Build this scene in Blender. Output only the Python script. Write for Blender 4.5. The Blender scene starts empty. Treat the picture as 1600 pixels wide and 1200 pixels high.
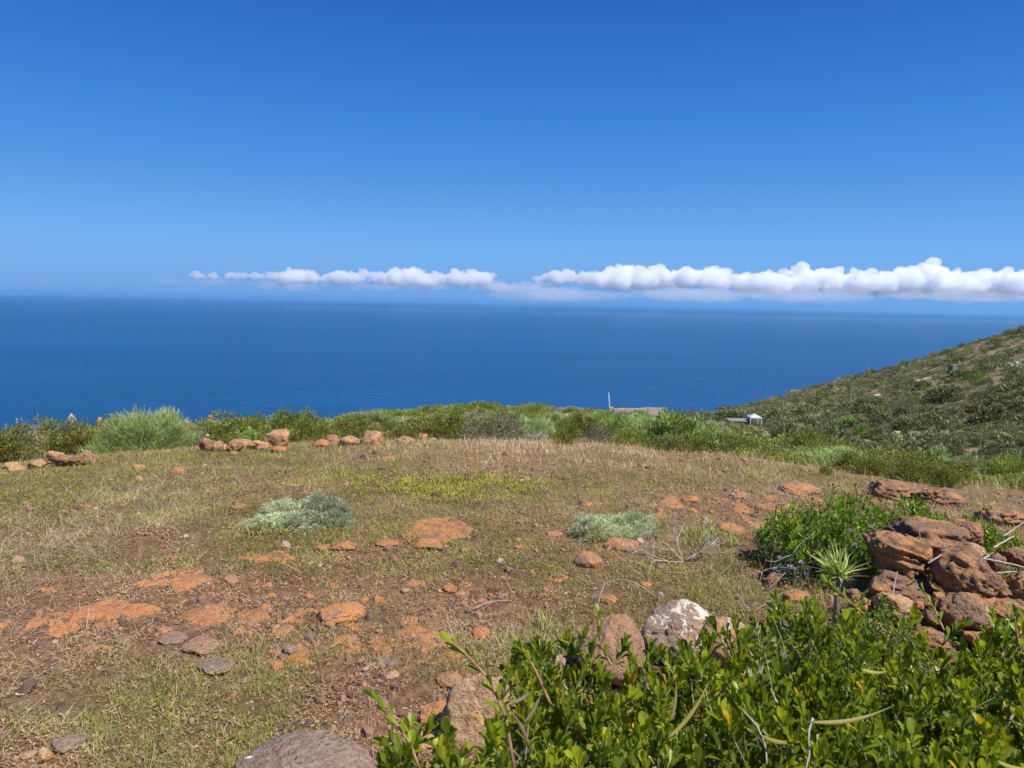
import bpy, bmesh, math, random
import numpy as np
from mathutils import Matrix, Vector

random.seed(7)
RNG = np.random.default_rng(11)
SC = bpy.context.scene
COL = SC.collection
PI = math.pi
R = math.radians

# ------------------------------------------------------------------ camera
CAM_H = 1.65
FPX = 1110.0                      # focal length in photo pixels (photo is 1600 wide)
cam = bpy.data.cameras.new('camera')
cam_o = bpy.data.objects.new('camera', cam)
COL.objects.link(cam_o)
CM = Matrix.Rotation(R(90 - 6.62), 4, 'X') @ Matrix.Rotation(R(1.146), 4, 'Z')
cam_o.matrix_world = Matrix.Translation((0, 0, CAM_H)) @ CM
cam.sensor_width = 36
cam.lens = FPX / 1600 * 36
cam.clip_start = 0.05
cam.clip_end = 300000
cam.dof.use_dof = True
cam.dof.focus_distance = 5.5
cam.dof.aperture_fstop = 9.0
SC.camera = cam_o

# ------------------------------------------------------------------ sun and sky
SUN_EL, SUN_AZ = 58.0, 128.0      # degrees; azimuth clockwise from +Y (to the right, a little behind)
w = bpy.data.worlds.new('World')
SC.world = w
w.use_nodes = True
wn, wl = w.node_tree.nodes, w.node_tree.links
sky = wn.new('ShaderNodeTexSky')
sky.sky_type = 'NISHITA'
sky.sun_disc = False
sky.sun_elevation = R(SUN_EL)
sky.sun_rotation = R(SUN_AZ)
sky.altitude = 300
sky.air_density = 1.0
sky.dust_density = 0.3
sky.ozone_density = 2.0
bg = wn['Background']
bg.inputs[1].default_value = 0.1
# clear marine air: deep blue overhead paling towards the horizon, blended with the physical sky
tcw = wn.new('ShaderNodeTexCoord'); spw = wn.new('ShaderNodeSeparateXYZ')
wl.new(tcw.outputs['Generated'], spw.inputs[0])
asn = wn.new('ShaderNodeMath'); asn.operation = 'ARCSINE'; wl.new(spw.outputs[2], asn.inputs[0])
elv = wn.new('ShaderNodeMapRange'); elv.inputs[1].default_value = 0; elv.inputs[2].default_value = PI / 2; wl.new(asn.outputs[0], elv.inputs[0])
def srgb(r, g, b):
    return tuple(((v / 255) / 12.92 if v < 11 else ((v / 255 + .055) / 1.055) ** 2.4) for v in (r, g, b)) + (1,)
cr = wn.new('ShaderNodeValToRGB'); cr.color_ramp.interpolation = 'B_SPLINE'
SKYR = [(0, (104, 160, 226)), (1.2, (110, 166, 232)), (3.4, (116, 176, 242)), (6, (98, 166, 236)), (9, (78, 150, 228)), (14, (54, 130, 214)),
        (22, (28, 99, 188)), (40, (20, 76, 158)), (90, (12, 56, 128))]
e = cr.color_ramp.elements
while len(e) < len(SKYR): e.new(.5)
for el, (deg, c) in zip(e, SKYR):
    el.position = deg / 90; el.color = srgb(*c)
wl.new(elv.outputs[0], cr.inputs[0])
scl = wn.new('ShaderNodeVectorMath'); scl.operation = 'SCALE'; scl.inputs[3].default_value = 7.9
wl.new(cr.outputs[0], scl.inputs[0])
mxs = wn.new('ShaderNodeMix'); mxs.data_type = 'RGBA'; mxs.inputs[0].default_value = .96
wl.new(sky.outputs[0], mxs.inputs[6]); wl.new(scl.outputs[0], mxs.inputs[7])
wl.new(mxs.outputs[2], bg.inputs[0])

sl = bpy.data.lights.new('sun', 'SUN')
sl.energy = 5.0
sl.angle = R(0.53)
sl.color = (1.0, 0.955, 0.89)
so = bpy.data.objects.new('sun', sl)
COL.objects.link(so)
sd = Vector((math.sin(R(SUN_AZ)) * math.cos(R(SUN_EL)), math.cos(R(SUN_AZ)) * math.cos(R(SUN_EL)), math.sin(R(SUN_EL))))
so.rotation_euler = sd.to_track_quat('Z', 'Y').to_euler()
so.location = (4, -4, 8)

SC.view_settings.view_transform = 'Standard'
SC.view_settings.look = 'None'
SC.view_settings.exposure = 0.35
SC.view_settings.gamma = 1
SC.render.engine = 'CYCLES'
SC.cycles.max_bounces = 16
SC.cycles.diffuse_bounces = 3
SC.cycles.glossy_bounces = 3
SC.cycles.transmission_bounces = 4
SC.cycles.volume_bounces = 16
SC.cycles.transparent_max_bounces = 8
SC.cycles.use_adaptive_sampling = True
SC.cycles.adaptive_threshold = 0.02
SC.cycles.use_denoising = True
SC.cycles.sample_clamp_indirect = 6

# ------------------------------------------------------------------ noise
def _h(ix, iy, iz, seed):
    n = (ix.astype(np.int64) * 73856093) ^ (iy.astype(np.int64) * 19349663) ^ (iz.astype(np.int64) * 83492791) ^ (seed * 2654435761 & 0x7fffffff)
    n = (n ^ (n >> 13)) * 1274126177 & 0x7fffffff
    n = (n ^ (n >> 15)) * 668265263 & 0x7fffffff
    return ((n ^ (n >> 14)) & 0xffffff) / float(0xffffff) * 2 - 1

def noise3(P, seed=0):
    P = np.asarray(P, float)
    F = np.floor(P); f = P - F; f = f * f * (3 - 2 * f)
    x, y, z = F[:, 0], F[:, 1], F[:, 2]
    fx, fy, fz = f[:, 0], f[:, 1], f[:, 2]
    r = 0
    for dx in (0, 1):
        for dy in (0, 1):
            for dz in (0, 1):
                wgt = (fx if dx else 1 - fx) * (fy if dy else 1 - fy) * (fz if dz else 1 - fz)
                r = r + wgt * _h(x + dx, y + dy, z + dz, seed)
    return r

def fbm(P, seed=0, octv=4, gain=0.5, lac=2.03):
    P = np.asarray(P, float)
    a, s, t = 1.0, 0, 0
    for i in range(octv):
        s = s + a * noise3(P + i * 17.3, seed + i); t += a
        P = P * lac; a *= gain
    return s / t * 1.6

def fbm2(x, y, scale, seed=0, octv=4, gain=0.5):
    P = np.stack([np.asarray(x, float) / scale, np.asarray(y, float) / scale, np.zeros_like(np.asarray(x, float)) + 0.37], -1)
    return fbm(P, seed, octv, gain)

# ------------------------------------------------------------------ terrain height table (azimuth x distance)
SEA_Z = -300.0
KN = {  # azimuth (deg, clockwise from +Y): list of (distance, world z)
    -180: [(0, 0), (15, .4), (70, 8), (250, 38), (1000, 45), (4000, 45)],
    -90: [(0, 0), (6, -.02), (15, -.8), (70, -6), (250, -30), (1000, -290), (4000, -309)],
    -45: [(0, 0), (5, 0), (10, -.38), (14, -1.05), (50, -9), (80, -18), (120, -33), (300, -110), (900, -309), (4000, -309)],
    -20: [(0, 0), (5, 0), (10, -.38), (15, -1.3), (50, -7.6), (80, -14), (120, -30), (300, -105), (900, -309), (4000, -309)],
    -5: [(0, 0), (5, 0), (10, -.36), (15, -1.35), (50, -6.3), (80, -11.6), (120, -25), (300, -95), (900, -309), (4000, -309)],
    8: [(0, 0), (5, 0), (10, -.36), (15, -1.35), (50, -6.1), (80, -11.2), (120, -20), (280, -70), (900, -309), (4000, -309)],
    13: [(0, 0), (5, 0), (10, -.38), (15, -1.4), (50, -6.3), (80, -11.6), (150, -22), (280, -52), (900, -309), (4000, -309)],
    17.5: [(0, 0), (5, 0), (10, -.4), (15, -1.45), (40, -5.6), (70, -10.2), (150, -20.5), (280, -38.5), (420, -85), (1000, -300), (4000, -309)],
    21: [(0, 0), (5, 0), (10, -.42), (15, -1.45), (40, -6.0), (70, -11), (140, -18.5), (265, -29.5), (400, -75), (1000, -300), (4000, -309)],
    24: [(0, 0), (5, 0), (10, -.43), (15, -1.45), (40, -6.0), (70, -11.6), (130, -16.5), (255, -22.5), (400, -65), (1000, -290), (4000, -309)],
    28.4: [(0, 0), (5, 0), (10, -.44), (15, -1.5), (40, -6.2), (70, -12), (120, -14.5), (240, -14.3), (380, -50), (1000, -280), (4000, -309)],
    32.2: [(0, 0), (5, 0), (10, -.44), (15, -1.5), (40, -6.4), (70, -12.4), (120, -12.5), (230, -6.8), (380, -30), (1000, -250), (4000, -309)],
    35.8: [(0, 0), (5, 0), (10, -.42), (15, -1.45), (40, -6.5), (70, -12.4), (120, -10), (220, -1.8), (380, -10), (1000, -220), (4000, -309)],
    45: [(0, 0), (5, 0), (10, -.5), (15, -1.5), (40, -6), (70, -9), (120, -2), (210, 12), (400, 22), (1000, -100), (4000, -309)],
    60: [(0, 0), (10, 0), (15, -.4), (40, -3), (70, -3), (120, 6), (200, 25), (500, 42), (1000, 30), (4000, 40)],
    90: [(0, 0), (15, 0), (70, 4), (250, 35), (1000, 45), (4000, 45)],
    180: [(0, 0), (15, .4), (70, 8), (250, 38), (1000, 45), (4000, 45)],
}
LD = np.linspace(math.log(0.25), math.log(4000), 900)
AZ = np.arange(-180, 180.01, 0.5)
_ks = sorted(KN)
_prof = []
for k in _ks:
    d, z = zip(*KN[k])
    v = np.interp(np.exp(LD), d, z)
    kk = np.hanning(41); kk /= kk.sum()
    v = np.convolve(np.pad(v, 20, mode='edge'), kk, 'valid')
    _prof.append(v)
_prof = np.array(_prof)
_t = (AZ[:, None] - np.array(_ks)[None, :])
HT = np.empty((len(AZ), len(LD)))
for i, a in enumerate(AZ):
    j = max(0, min(len(_ks) - 2, int(np.searchsorted(_ks, a, 'right') - 1)))
    t = (a - _ks[j]) / (_ks[j + 1] - _ks[j]); t = min(max(t, 0), 1)
    HT[i] = _prof[j] * (1 - t) + _prof[j + 1] * t
kk = np.hanning(7); kk /= kk.sum()
_pad = np.concatenate([HT[-4:-1], HT, HT[1:4]])
HT = sum(kk[i] * _pad[i:i + len(AZ)] for i in range(7))

def height0(x, y):
    x = np.asarray(x, float); y = np.asarray(y, float)
    d = np.hypot(x, y) + 1e-6
    a = (np.degrees(np.arctan2(x, y)) + 180) / 0.5
    l = (np.log(np.maximum(d, 0.2501)) - LD[0]) / (LD[1] - LD[0])
    a = np.clip(a, 0, len(AZ) - 1.001); l = np.clip(l, 0, len(LD) - 1.001)
    ai = a.astype(int); li = l.astype(int); fa = a - ai; fl = l - li
    return (HT[ai, li] * (1 - fa) * (1 - fl) + HT[ai + 1, li] * fa * (1 - fl) + HT[ai, li + 1] * (1 - fa) * fl + HT[ai + 1, li + 1] * fa * fl)

def height(x, y):
    x = np.atleast_1d(np.asarray(x, float)); y = np.atleast_1d(np.asarray(y, float))
    d = np.hypot(x, y)
    z = height0(x, y)
    z = z + 0.035 * fbm2(x, y, 1.7, 3, 4) * np.clip(d / 3, .3, 1)
    z = z + np.clip((d - 14) / 40, 0, 1) * (0.28 * fbm2(x, y, 7, 5, 3) + np.clip((d - 50) / 200, 0, 1) * 1.6 * fbm2(x, y, 30, 9, 4))
    # mound that carries the heap of stones
    z = z + 0.22 * np.exp(-(((x - 2.05) / .75) ** 2 + ((y - 3.35) / .65) ** 2))
    return z

def zg(x, y):
    return float(height(x, y)[0])

CM3 = np.array(CM.to_3x3())
def ray(px, py):
    v = CM3 @ np.array([(px - 800) / FPX, -(py - 600) / FPX, -1.0])
    return v
def P(px, py, depth):
    "the world point at that distance in front of the camera"
    v = ray(px, py)
    return np.array([0, 0, CAM_H]) + v * depth
def G(px, py):
    "where the sight line meets the ground"
    v = ray(px, py)
    t = np.exp(np.linspace(math.log(1.0), math.log(600), 400))
    X = v[0] * t; Y = v[1] * t; Z = CAM_H + v[2] * t
    c = np.nonzero(Z < height0(X, Y) + .35 + .02 * t)[0]
    if len(c) == 0: q = D(px, 15.0); return q, math.hypot(q[0], q[1]) / math.hypot(v[0], v[1])
    t = np.exp(np.linspace(math.log(t[max(c[0] - 1, 0)]), math.log(600), 900))
    X = v[0] * t; Y = v[1] * t; Z = CAM_H + v[2] * t
    h = height(X, Y)
    hit = np.nonzero(Z < h)[0]
    if len(hit) == 0:
        q = D(px, 15.0); return q, math.hypot(q[0], q[1]) / math.hypot(v[0], v[1])
    i = hit[0]
    if i > 0:
        a = Z[i - 1] - h[i - 1]; b = Z[i] - h[i]
        s = a / (a - b)
        tt = t[i - 1] * (1 - s) + t[i] * s
    else:
        tt = t[i]
    x, y = v[0] * tt, v[1] * tt
    return np.array([x, y, zg(x, y)]), tt
def D(px, dist):
    "ground point in the direction of photo column px at that ground distance"
    v = ray(px, 680)
    n = math.hypot(v[0], v[1])
    x, y = v[0] / n * dist, v[1] / n * dist
    return np.array([x, y, zg(x, y)])

# ------------------------------------------------------------------ object helpers
def tag(o, label=None, cat=None, group=None, kind=None):
    if label: o['label'] = label
    if cat: o['category'] = cat
    if group: o['group'] = group
    if kind: o['kind'] = kind
    return o

def empty(name, loc, rz=0):
    o = bpy.data.objects.new(name, None)
    o.empty_display_size = .2
    COL.objects.link(o)
    o.location = loc
    o.rotation_euler = (0, 0, rz)
    return o

class MB:
    "collects vertices and faces and links them as one mesh object"
    def __init__(s):
        s.V = []; s.L = []; s.T = []; s.A = []; s.n = 0
    def raw(s, V, faces, tint=0.5):
        V = np.asarray(V, float)
        s.V.append(V)
        s.L.append(np.concatenate([np.asarray(f) for f in faces]) + s.n)
        s.T.append(np.array([len(f) for f in faces]))
        s.A.append(np.full(len(V), tint) if np.isscalar(tint) else np.asarray(tint))
        s.n += len(V)
    def arr(s, V, F, tint=0.5):
        V = np.asarray(V, float); F = np.asarray(F)
        s.V.append(V); s.L.append(F.ravel() + s.n); s.T.append(np.full(len(F), F.shape[1]))
        s.A.append(np.full(len(V), tint) if np.isscalar(tint) else np.asarray(tint))
        s.n += len(V)
    def inst(s, tmpl, pos, d, nrm, L, W, H=None, tint=None):
        "copies of a small template: u along d, v across, w along the normal"
        tv, tf = tmpl
        n, k = len(pos), len(tv)
        if n == 0: return
        side = np.cross(d, nrm); side /= np.linalg.norm(side, axis=1, keepdims=True) + 1e-9
        nn = np.cross(side, d)
        if H is None: H = L
        V = (pos[:, None] + tv[None, :, 0:1] * (d * L[:, None])[:, None] + tv[None, :, 1:2] * (side * W[:, None])[:, None]
             + tv[None, :, 2:3] * (nn * H[:, None])[:, None])
        base = np.concatenate([np.asarray(f) for f in tf]); tot = np.array([len(f) for f in tf])
        s.V.append(V.reshape(-1, 3))
        s.L.append((base[None, :] + (np.arange(n) * k)[:, None] + s.n).ravel())
        s.T.append(np.tile(tot, n))
        s.A.append(np.repeat(tint if tint is not None else np.full(n, .5), k))
        s.n += n * k
    def tube(s, pts, rad, sides=5, tint=0.5):
        pts = np.asarray(pts, float); n = len(pts)
        rad = np.full(n, rad) if np.isscalar(rad) else np.asarray(rad)
        tan = np.gradient(pts, axis=0); tan /= np.linalg.norm(tan, axis=1, keepdims=True) + 1e-9
        up = np.array([0, 0, 1.0]) if abs(tan[0, 2]) < .9 else np.array([1.0, 0, 0])
        a = np.cross(tan, up); a /= np.linalg.norm(a, axis=1, keepdims=True) + 1e-9
        b = np.cross(tan, a)
        ang = np.arange(sides) * 2 * PI / sides
        V = pts[:, None] + rad[:, None, None] * (np.cos(ang)[None, :, None] * a[:, None] + np.sin(ang)[None, :, None] * b[:, None])
        F = []
        for i in range(n - 1):
            for j in range(sides):
                F.append((i * sides + j, i * sides + (j + 1) % sides, (i + 1) * sides + (j + 1) % sides, (i + 1) * sides + j))
        F.append(tuple(range(sides))[::-1]); F.append(tuple((n - 1) * sides + j for j in range(sides)))
        s.raw(V.reshape(-1, 3), F, tint)
    def mesh(s, name, mat, smooth=False):
        me = bpy.data.meshes.new(name)
        V = np.concatenate(s.V).astype(np.float32); L = np.concatenate(s.L).astype(np.int32); T = np.concatenate(s.T).astype(np.int32)
        me.vertices.add(len(V)); me.vertices.foreach_set('co', V.ravel())
        me.loops.add(len(L)); me.loops.foreach_set('vertex_index', L)
        me.polygons.add(len(T))
        st = np.concatenate([[0], np.cumsum(T)[:-1]]).astype(np.int32)
        me.polygons.foreach_set('loop_start', st)
        me.polygons.foreach_set('loop_total', T)
        me.polygons.foreach_set('use_smooth', np.full(len(T), smooth))
        at = me.attributes.new('tint', 'FLOAT', 'POINT')
        at.data.foreach_set('value', np.concatenate(s.A).astype(np.float32))
        me.update(calc_edges=True)
        me.validate()
        me.materials.append(mat)
        return me
    def build(s, name, mat, parent=None, smooth=False):
        return link(name, s.mesh(name, mat, smooth), parent)

def link(name, me, parent=None):
    o = bpy.data.objects.new(name, me)
    COL.objects.link(o)
    if parent: o.parent = parent
    return o

def copy_tree(o, parent=None):
    c = o.copy(); COL.objects.link(c)
    if parent: c.parent = parent
    for ch in [x for x in bpy.data.objects if x.parent == o]:
        copy_tree(ch, c)
    return c

def unit(v):
    v = np.asarray(v, float)
    return v / (np.linalg.norm(v, axis=-1, keepdims=True) + 1e-9)

def rand_dirs(n, zmin=-1, zmax=1, rng=None):
    rng = rng or RNG
    z = rng.uniform(zmin, zmax, n); a = rng.uniform(0, 2 * PI, n); r = np.sqrt(np.maximum(0, 1 - z * z))
    return np.stack([r * np.cos(a), r * np.sin(a), z], -1)

# leaf templates: (vertices u,v,w), faces
T_OBOV = (np.array([[0, 0, 0], [.32, -.17, .05], [.32, 0, 0], [.32, .17, .05], [.68, -.46, .10], [.68, 0, .01], [.68, .46, .10],
                    [.9, -.36, .07], [.9, 0, -.02], [.9, .36, .07], [1, 0, -.03]]),
          [(0, 2, 1), (0, 3, 2), (1, 2, 5, 4), (2, 3, 6, 5), (4, 5, 8, 7), (5, 6, 9, 8), (7, 8, 10), (8, 9, 10)])
T_LEAF = (np.array([[0, 0, 0], [.6, -.5, .08], [1, 0, -.03], [.6, .5, .08]]), [(0, 2, 1), (0, 3, 2)])
T_BLADE = (np.array([[0, -.5, 0], [0, .5, 0], [.5, .38, .10], [.5, -.38, .10], [1, 0, .42]]), [(0, 1, 2, 3), (3, 2, 4)])
T_SPIKE = (np.array([[0, -.5, 0], [0, .5, 0], [.9, 0, .1]]), [(0, 1, 2)])
T_CURL = (np.array([[0, -.5, 0], [0, .5, 0], [.35, .45, .16], [.35, -.45, .16], [.7, .35, .22], [.7, -.35, .22], [1, 0, .1]]),
          [(0, 1, 2, 3), (3, 2, 4, 5), (5, 4, 6)])

_ico = {}
def ico(n):
    if n not in _ico:
        bm = bmesh.new(); bmesh.ops.create_icosphere(bm, subdivisions=n, radius=1)
        V = np.array([v.co[:] for v in bm.verts]); F = np.array([[v.index for v in f.verts] for f in bm.faces]); bm.free()
        _ico[n] = (V / np.linalg.norm(V, axis=1, keepdims=True), F)
    return _ico[n]

# ------------------------------------------------------------------ materials
def newmat(name):
    m = bpy.data.materials.new(name); m.use_nodes = True
    nt = m.node_tree
    return m, nt.nodes, nt.links, nt.nodes['Principled BSDF']

def ramp(N, stops, interp='LINEAR'):
    r = N.new('ShaderNodeValToRGB'); r.color_ramp.interpolation = interp
    e = r.color_ramp.elements
    while len(e) < len(stops): e.new(.5)
    for el, (p, c) in zip(e, stops):
        el.position = p; el.color = (c[0], c[1], c[2], 1)
    return r

def mixc(N, Lk, fac, a, b, blend='MIX'):
    m = N.new('ShaderNodeMix'); m.data_type = 'RGBA'; m.blend_type = blend
    for sock, v in ((m.inputs[0], fac), (m.inputs[6], a), (m.inputs[7], b)):
        if hasattr(v, 'is_linked') or hasattr(v, 'links'):
            Lk.new(v, sock)
        elif isinstance(v, (int, float)):
            sock.default_value = v
        else:
            sock.default_value = (v[0], v[1], v[2], 1)
    return m.outputs[2]

def noise_n(N, Lk, vec, scale, detail=4, rough=.6, dist=0):
    n = N.new('ShaderNodeTexNoise'); n.inputs['Scale'].default_value = scale; n.inputs['Detail'].default_value = detail
    n.inputs['Roughness'].default_value = rough; n.inputs['Distortion'].default_value = dist
    if vec is not None: Lk.new(vec, n.inputs['Vector'])
    return n.outputs['Fac']

def mrange(N, Lk, v, a, b, c=0, d=1, smooth=True):
    m = N.new('ShaderNodeMapRange'); m.interpolation_type = 'SMOOTHSTEP' if smooth else 'LINEAR'
    Lk.new(v, m.inputs[0])
    for i, x in enumerate((a, b, c, d)): m.inputs[i + 1].default_value = x
    return m.outputs[0]

def leafmat(name, stops, rough=.5, trans=.3, spec=.35, var=0.25, varscale=3.0):
    "leaf colour from the per-leaf tint; part of the light passes through"
    m, N, Lk, B = newmat(name)
    at = N.new('ShaderNodeAttribute'); at.attribute_name = 'tint'
    r = ramp(N, stops); Lk.new(at.outputs['Fac'], r.inputs[0])
    col = r.outputs[0]
    if var:
        tc = N.new('ShaderNodeNewGeometry')
        nz = noise_n(N, Lk, tc.outputs['Position'], varscale, 2, .5)
        oi = N.new('ShaderNodeObjectInfo')
        h = N.new('ShaderNodeHueSaturation'); Lk.new(col, h.inputs['Color'])
        v = mrange(N, Lk, nz, .3, .7, 1 - var, 1 + var)
        v2 = mrange(N, Lk, oi.outputs['Random'], 0, 1, .82, 1.18)
        mm = N.new('ShaderNodeMath'); mm.operation = 'MULTIPLY'; Lk.new(v, mm.inputs[0]); Lk.new(v2, mm.inputs[1])
        Lk.new(mm.outputs[0], h.inputs['Value'])
        hr = mrange(N, Lk, oi.outputs['Random'], 0, 1, .485, .512)
        Lk.new(hr, h.inputs['Hue'])
        col = h.outputs[0]
    Lk.new(col, B.inputs['Base Color'])
    B.inputs['Roughness'].default_value = rough
    B.inputs['Specular IOR Level'].default_value = spec
    if trans:
        out = N['Material Output']
        tr = N.new('ShaderNodeBsdfTranslucent')
        t2 = mixc(N, Lk, .55, col, (.35, .5, .05))
        g2 = N.new('ShaderNodeGamma'); g2.inputs[1].default_value = 1.0
        Lk.new(col, g2.inputs[0]); 
        m2 = mixc(N, Lk, 1.0, col, (1.5, 1.5, .7), 'MULTIPLY')
        Lk.new(m2, tr.inputs[0])
        ms = N.new('ShaderNodeMixShader'); ms.inputs[0].default_value = trans
        Lk.new(B.outputs[0], ms.inputs[1]); Lk.new(tr.outputs[0], ms.inputs[2])
        Lk.new(ms.outputs[0], out.inputs[0])
    return m

M = {}
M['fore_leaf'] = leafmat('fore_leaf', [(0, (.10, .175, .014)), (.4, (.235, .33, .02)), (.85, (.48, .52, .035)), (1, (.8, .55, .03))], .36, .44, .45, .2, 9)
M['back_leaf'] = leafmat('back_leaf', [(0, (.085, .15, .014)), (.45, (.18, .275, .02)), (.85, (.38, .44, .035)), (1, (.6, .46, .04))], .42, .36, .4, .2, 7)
M['leaf'] = leafmat('shrub_leaf', [(0, (.13, .155, .045)), (.45, (.25, .285, .07)), (.8, (.41, .41, .105)), (1, (.52, .44, .18))], .55, .34, .3)
M['leaf_grey'] = leafmat('grey_leaf', [(0, (.14, .14, .08)), (.6, (.27, .265, .15)), (1, (.42, .38, .26))], .6, .2, .3)
M['broom'] = leafmat('broom_leaf', [(0, (.19, .23, .09)), (.6, (.30, .40, .14)), (1, (.52, .54, .28))], .55, .2, .3)
M['silver'] = leafmat('silver_leaf', [(0, (.26, .30, .18)), (.6, (.44, .48, .32)), (1, (.64, .65, .48))], .6, .2, .3)
M['silver_low'] = leafmat('silver_under', [(0, (.16, .22, .06)), (1, (.34, .36, .13))], .55, .25, .3)
M['euph'] = leafmat('euphorbia_leaf', [(0, (.16, .25, .06)), (.6, (.33, .45, .13)), (1, (.50, .56, .22))], .5, .25, .35)
M['far'] = leafmat('far_scrub', [(0, (.10, .12, .05)), (.5, (.20, .215, .095)), (.85, (.31, .31, .155)), (1, (.43, .41, .25))], .7, .15, .2, .3, .12)
M['grass_green'] = leafmat('grass_green', [(0, (.14, .175, .03)), (.55, (.28, .30, .06)), (1, (.52, .46, .16))], .6, .3, .3, .25, 2)
M['grass_dry'] = leafmat('grass_dry', [(0, (.23, .16, .105)), (.5, (.46, .345, .205)), (1, (.72, .58, .38))], .7, .25, .25, .2, 2)
M['herb'] = leafmat('herb_leaf', [(0, (.13, .15, .035)), (.6, (.28, .30, .06)), (1, (.52, .44, .09))], .55, .25, .3)
M['litter'] = leafmat('litter', [(0, (.10, .055, .04)), (.45, (.34, .195, .115)), (.8, (.56, .39, .235)), (1, (.78, .66, .48))], .8, .1, .2, .1)
M['sedum'] = leafmat('sedum', [(0, (.24, .25, .04)), (1, (.50, .47, .06))], .5, .25, .3)

def barkmat(name, c1, c2, scale=40):
    m, N, Lk, B = newmat(name)
    g = N.new('ShaderNodeNewGeometry')
    n = noise_n(N, Lk, g.outputs['Position'], scale, 3, .6)
    r = ramp(N, [(.3, c1), (.7, c2)]); Lk.new(n, r.inputs[0]); Lk.new(r.outputs[0], B.inputs['Base Color'])
    B.inputs['Roughness'].default_value = .8
    bp = N.new('ShaderNodeBump'); bp.inputs['Strength'].default_value = .4; bp.inputs['Distance'].default_value = .003
    Lk.new(n, bp.inputs['Height']); Lk.new(bp.outputs[0], B.inputs['Normal'])
    return m
M['bark'] = barkmat('bark_grey', (.13, .10, .08), (.33, .28, .23))
M['stem'] = barkmat('stem_brown', (.22, .11, .05), (.42, .24, .12))
M['dead'] = barkmat('dead_wood', (.28, .24, .2), (.52, .46, .40))

def rockmat(name, brown, grey, orange, o_lo, o_hi, lichen=0.0, pits=.5, scale=1.0):
    m, N, Lk, B = newmat(name)
    tc = N.new('ShaderNodeTexCoord'); oi = N.new('ShaderNodeObjectInfo')
    va = N.new('ShaderNodeVectorMath'); va.operation = 'ADD'
    cx = N.new('ShaderNodeCombineXYZ'); 
    mul = N.new('ShaderNodeMath'); mul.operation = 'MULTIPLY'; mul.inputs[1].default_value = 37.0
    Lk.new(oi.outputs['Random'], mul.inputs[0])
    for i in range(3): Lk.new(mul.outputs[0], cx.inputs[i])
    Lk.new(tc.outputs['Object'], va.inputs[0]); Lk.new(cx.outputs[0], va.inputs[1])
    vec = va.outputs[0]
    n1 = noise_n(N, Lk, vec, 6 * scale, 5, .65, .3)
    n2 = noise_n(N, Lk, vec, 28 * scale, 5, .7)
    n3 = noise_n(N, Lk, vec, 110 * scale, 3, .7)
    c = mixc(N, Lk, mrange(N, Lk, n2, .35, .65), brown, grey)
    geo = N.new('ShaderNodeNewGeometry'); sp = N.new('ShaderNodeSeparateXYZ'); Lk.new(geo.outputs['Normal'], sp.inputs[0])
    ad = N.new('ShaderNodeMath'); ad.operation = 'MULTIPLY_ADD'; Lk.new(n2, ad.inputs[0]); ad.inputs[1].default_value = .35; Lk.new(n1, ad.inputs[2])
    of = mrange(N, Lk, ad.outputs[0], o_lo, o_hi)
    c = mixc(N, Lk, of, c, orange)
    dk = mrange(N, Lk, n3, .3, .7, .68, 1.22)
    hs = N.new('ShaderNodeHueSaturation'); Lk.new(c, hs.inputs['Color']); Lk.new(dk, hs.inputs['Value'])
    c = hs.outputs[0]
    vo = N.new('ShaderNodeTexVoronoi'); vo.inputs['Scale'].default_value = 45 * scale; Lk.new(vec, vo.inputs['Vector'])
    pit = mrange(N, Lk, vo.outputs['Distance'], .08, .32)
    sel = mrange(N, Lk, noise_n(N, Lk, vec, 14 * scale, 2, .5), .48, .6)
    pm = N.new('ShaderNodeMath'); pm.operation = 'SUBTRACT'; pm.inputs[0].default_value = 1; Lk.new(pit, pm.inputs[1])
    pm2 = N.new('ShaderNodeMath'); pm2.operation = 'MULTIPLY'; Lk.new(pm.outputs[0], pm2.inputs[0]); Lk.new(sel, pm2.inputs[1])
    if lichen:
        n4 = noise_n(N, Lk, vec, 9 * scale, 7, .72, .5)
        lf = mrange(N, Lk, n4, .62 - lichen, .64 - lichen)
        c = mixc(N, Lk, lf, c, (.64, .60, .52))
    Lk.new(c, B.inputs['Base Color'])
    B.inputs['Roughness'].default_value = .88
    B.inputs['Specular IOR Level'].default_value = .2
    hsum = N.new('ShaderNodeMath'); hsum.operation = 'MULTIPLY_ADD'; Lk.new(n3, hsum.inputs[0]); hsum.inputs[1].default_value = .35; Lk.new(n2, hsum.inputs[2])
    hs2 = N.new('ShaderNodeMath'); hs2.operation = 'MULTIPLY_ADD'; Lk.new(pm2.outputs[0], hs2.inputs[0]); hs2.inputs[1].default_value = -pits; Lk.new(hsum.outputs[0], hs2.inputs[2])
    bp = N.new('ShaderNodeBump'); bp.inputs['Strength'].default_value = .9; bp.inputs['Distance'].default_value = .022 / scale
    Lk.new(hs2.outputs[0], bp.inputs['Height']); Lk.new(bp.outputs[0], B.inputs['Normal'])
    return m
BR, GY, OR = (.20, .115, .075), (.25, .185, .14), (.50, .225, .085)
M['rock_pile'] = rockmat('rock_brown', (.20, .115, .07), (.26, .17, .11), (.46, .23, .10), .60, .82)
M['rock_orange'] = rockmat('rock_orange', (.27, .14, .085), (.34, .19, .12), (.48, .215, .085), .48, .76, 0, .45, 1.0)
M['rock_mixed'] = rockmat('rock_mixed', (.30, .17, .11), (.27, .19, .145), (.52, .24, .095), .55, .75)
M['rock_grey'] = rockmat('rock_grey', (.25, .165, .12), (.29, .215, .165), (.38, .22, .14), .68, .85, 0, .3, .6)
M['rock_tan'] = rockmat('rock_tan', (.42, .27, .155), (.46, .32, .20), (.54, .30, .13), .6, .85, 0, .5)
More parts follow.
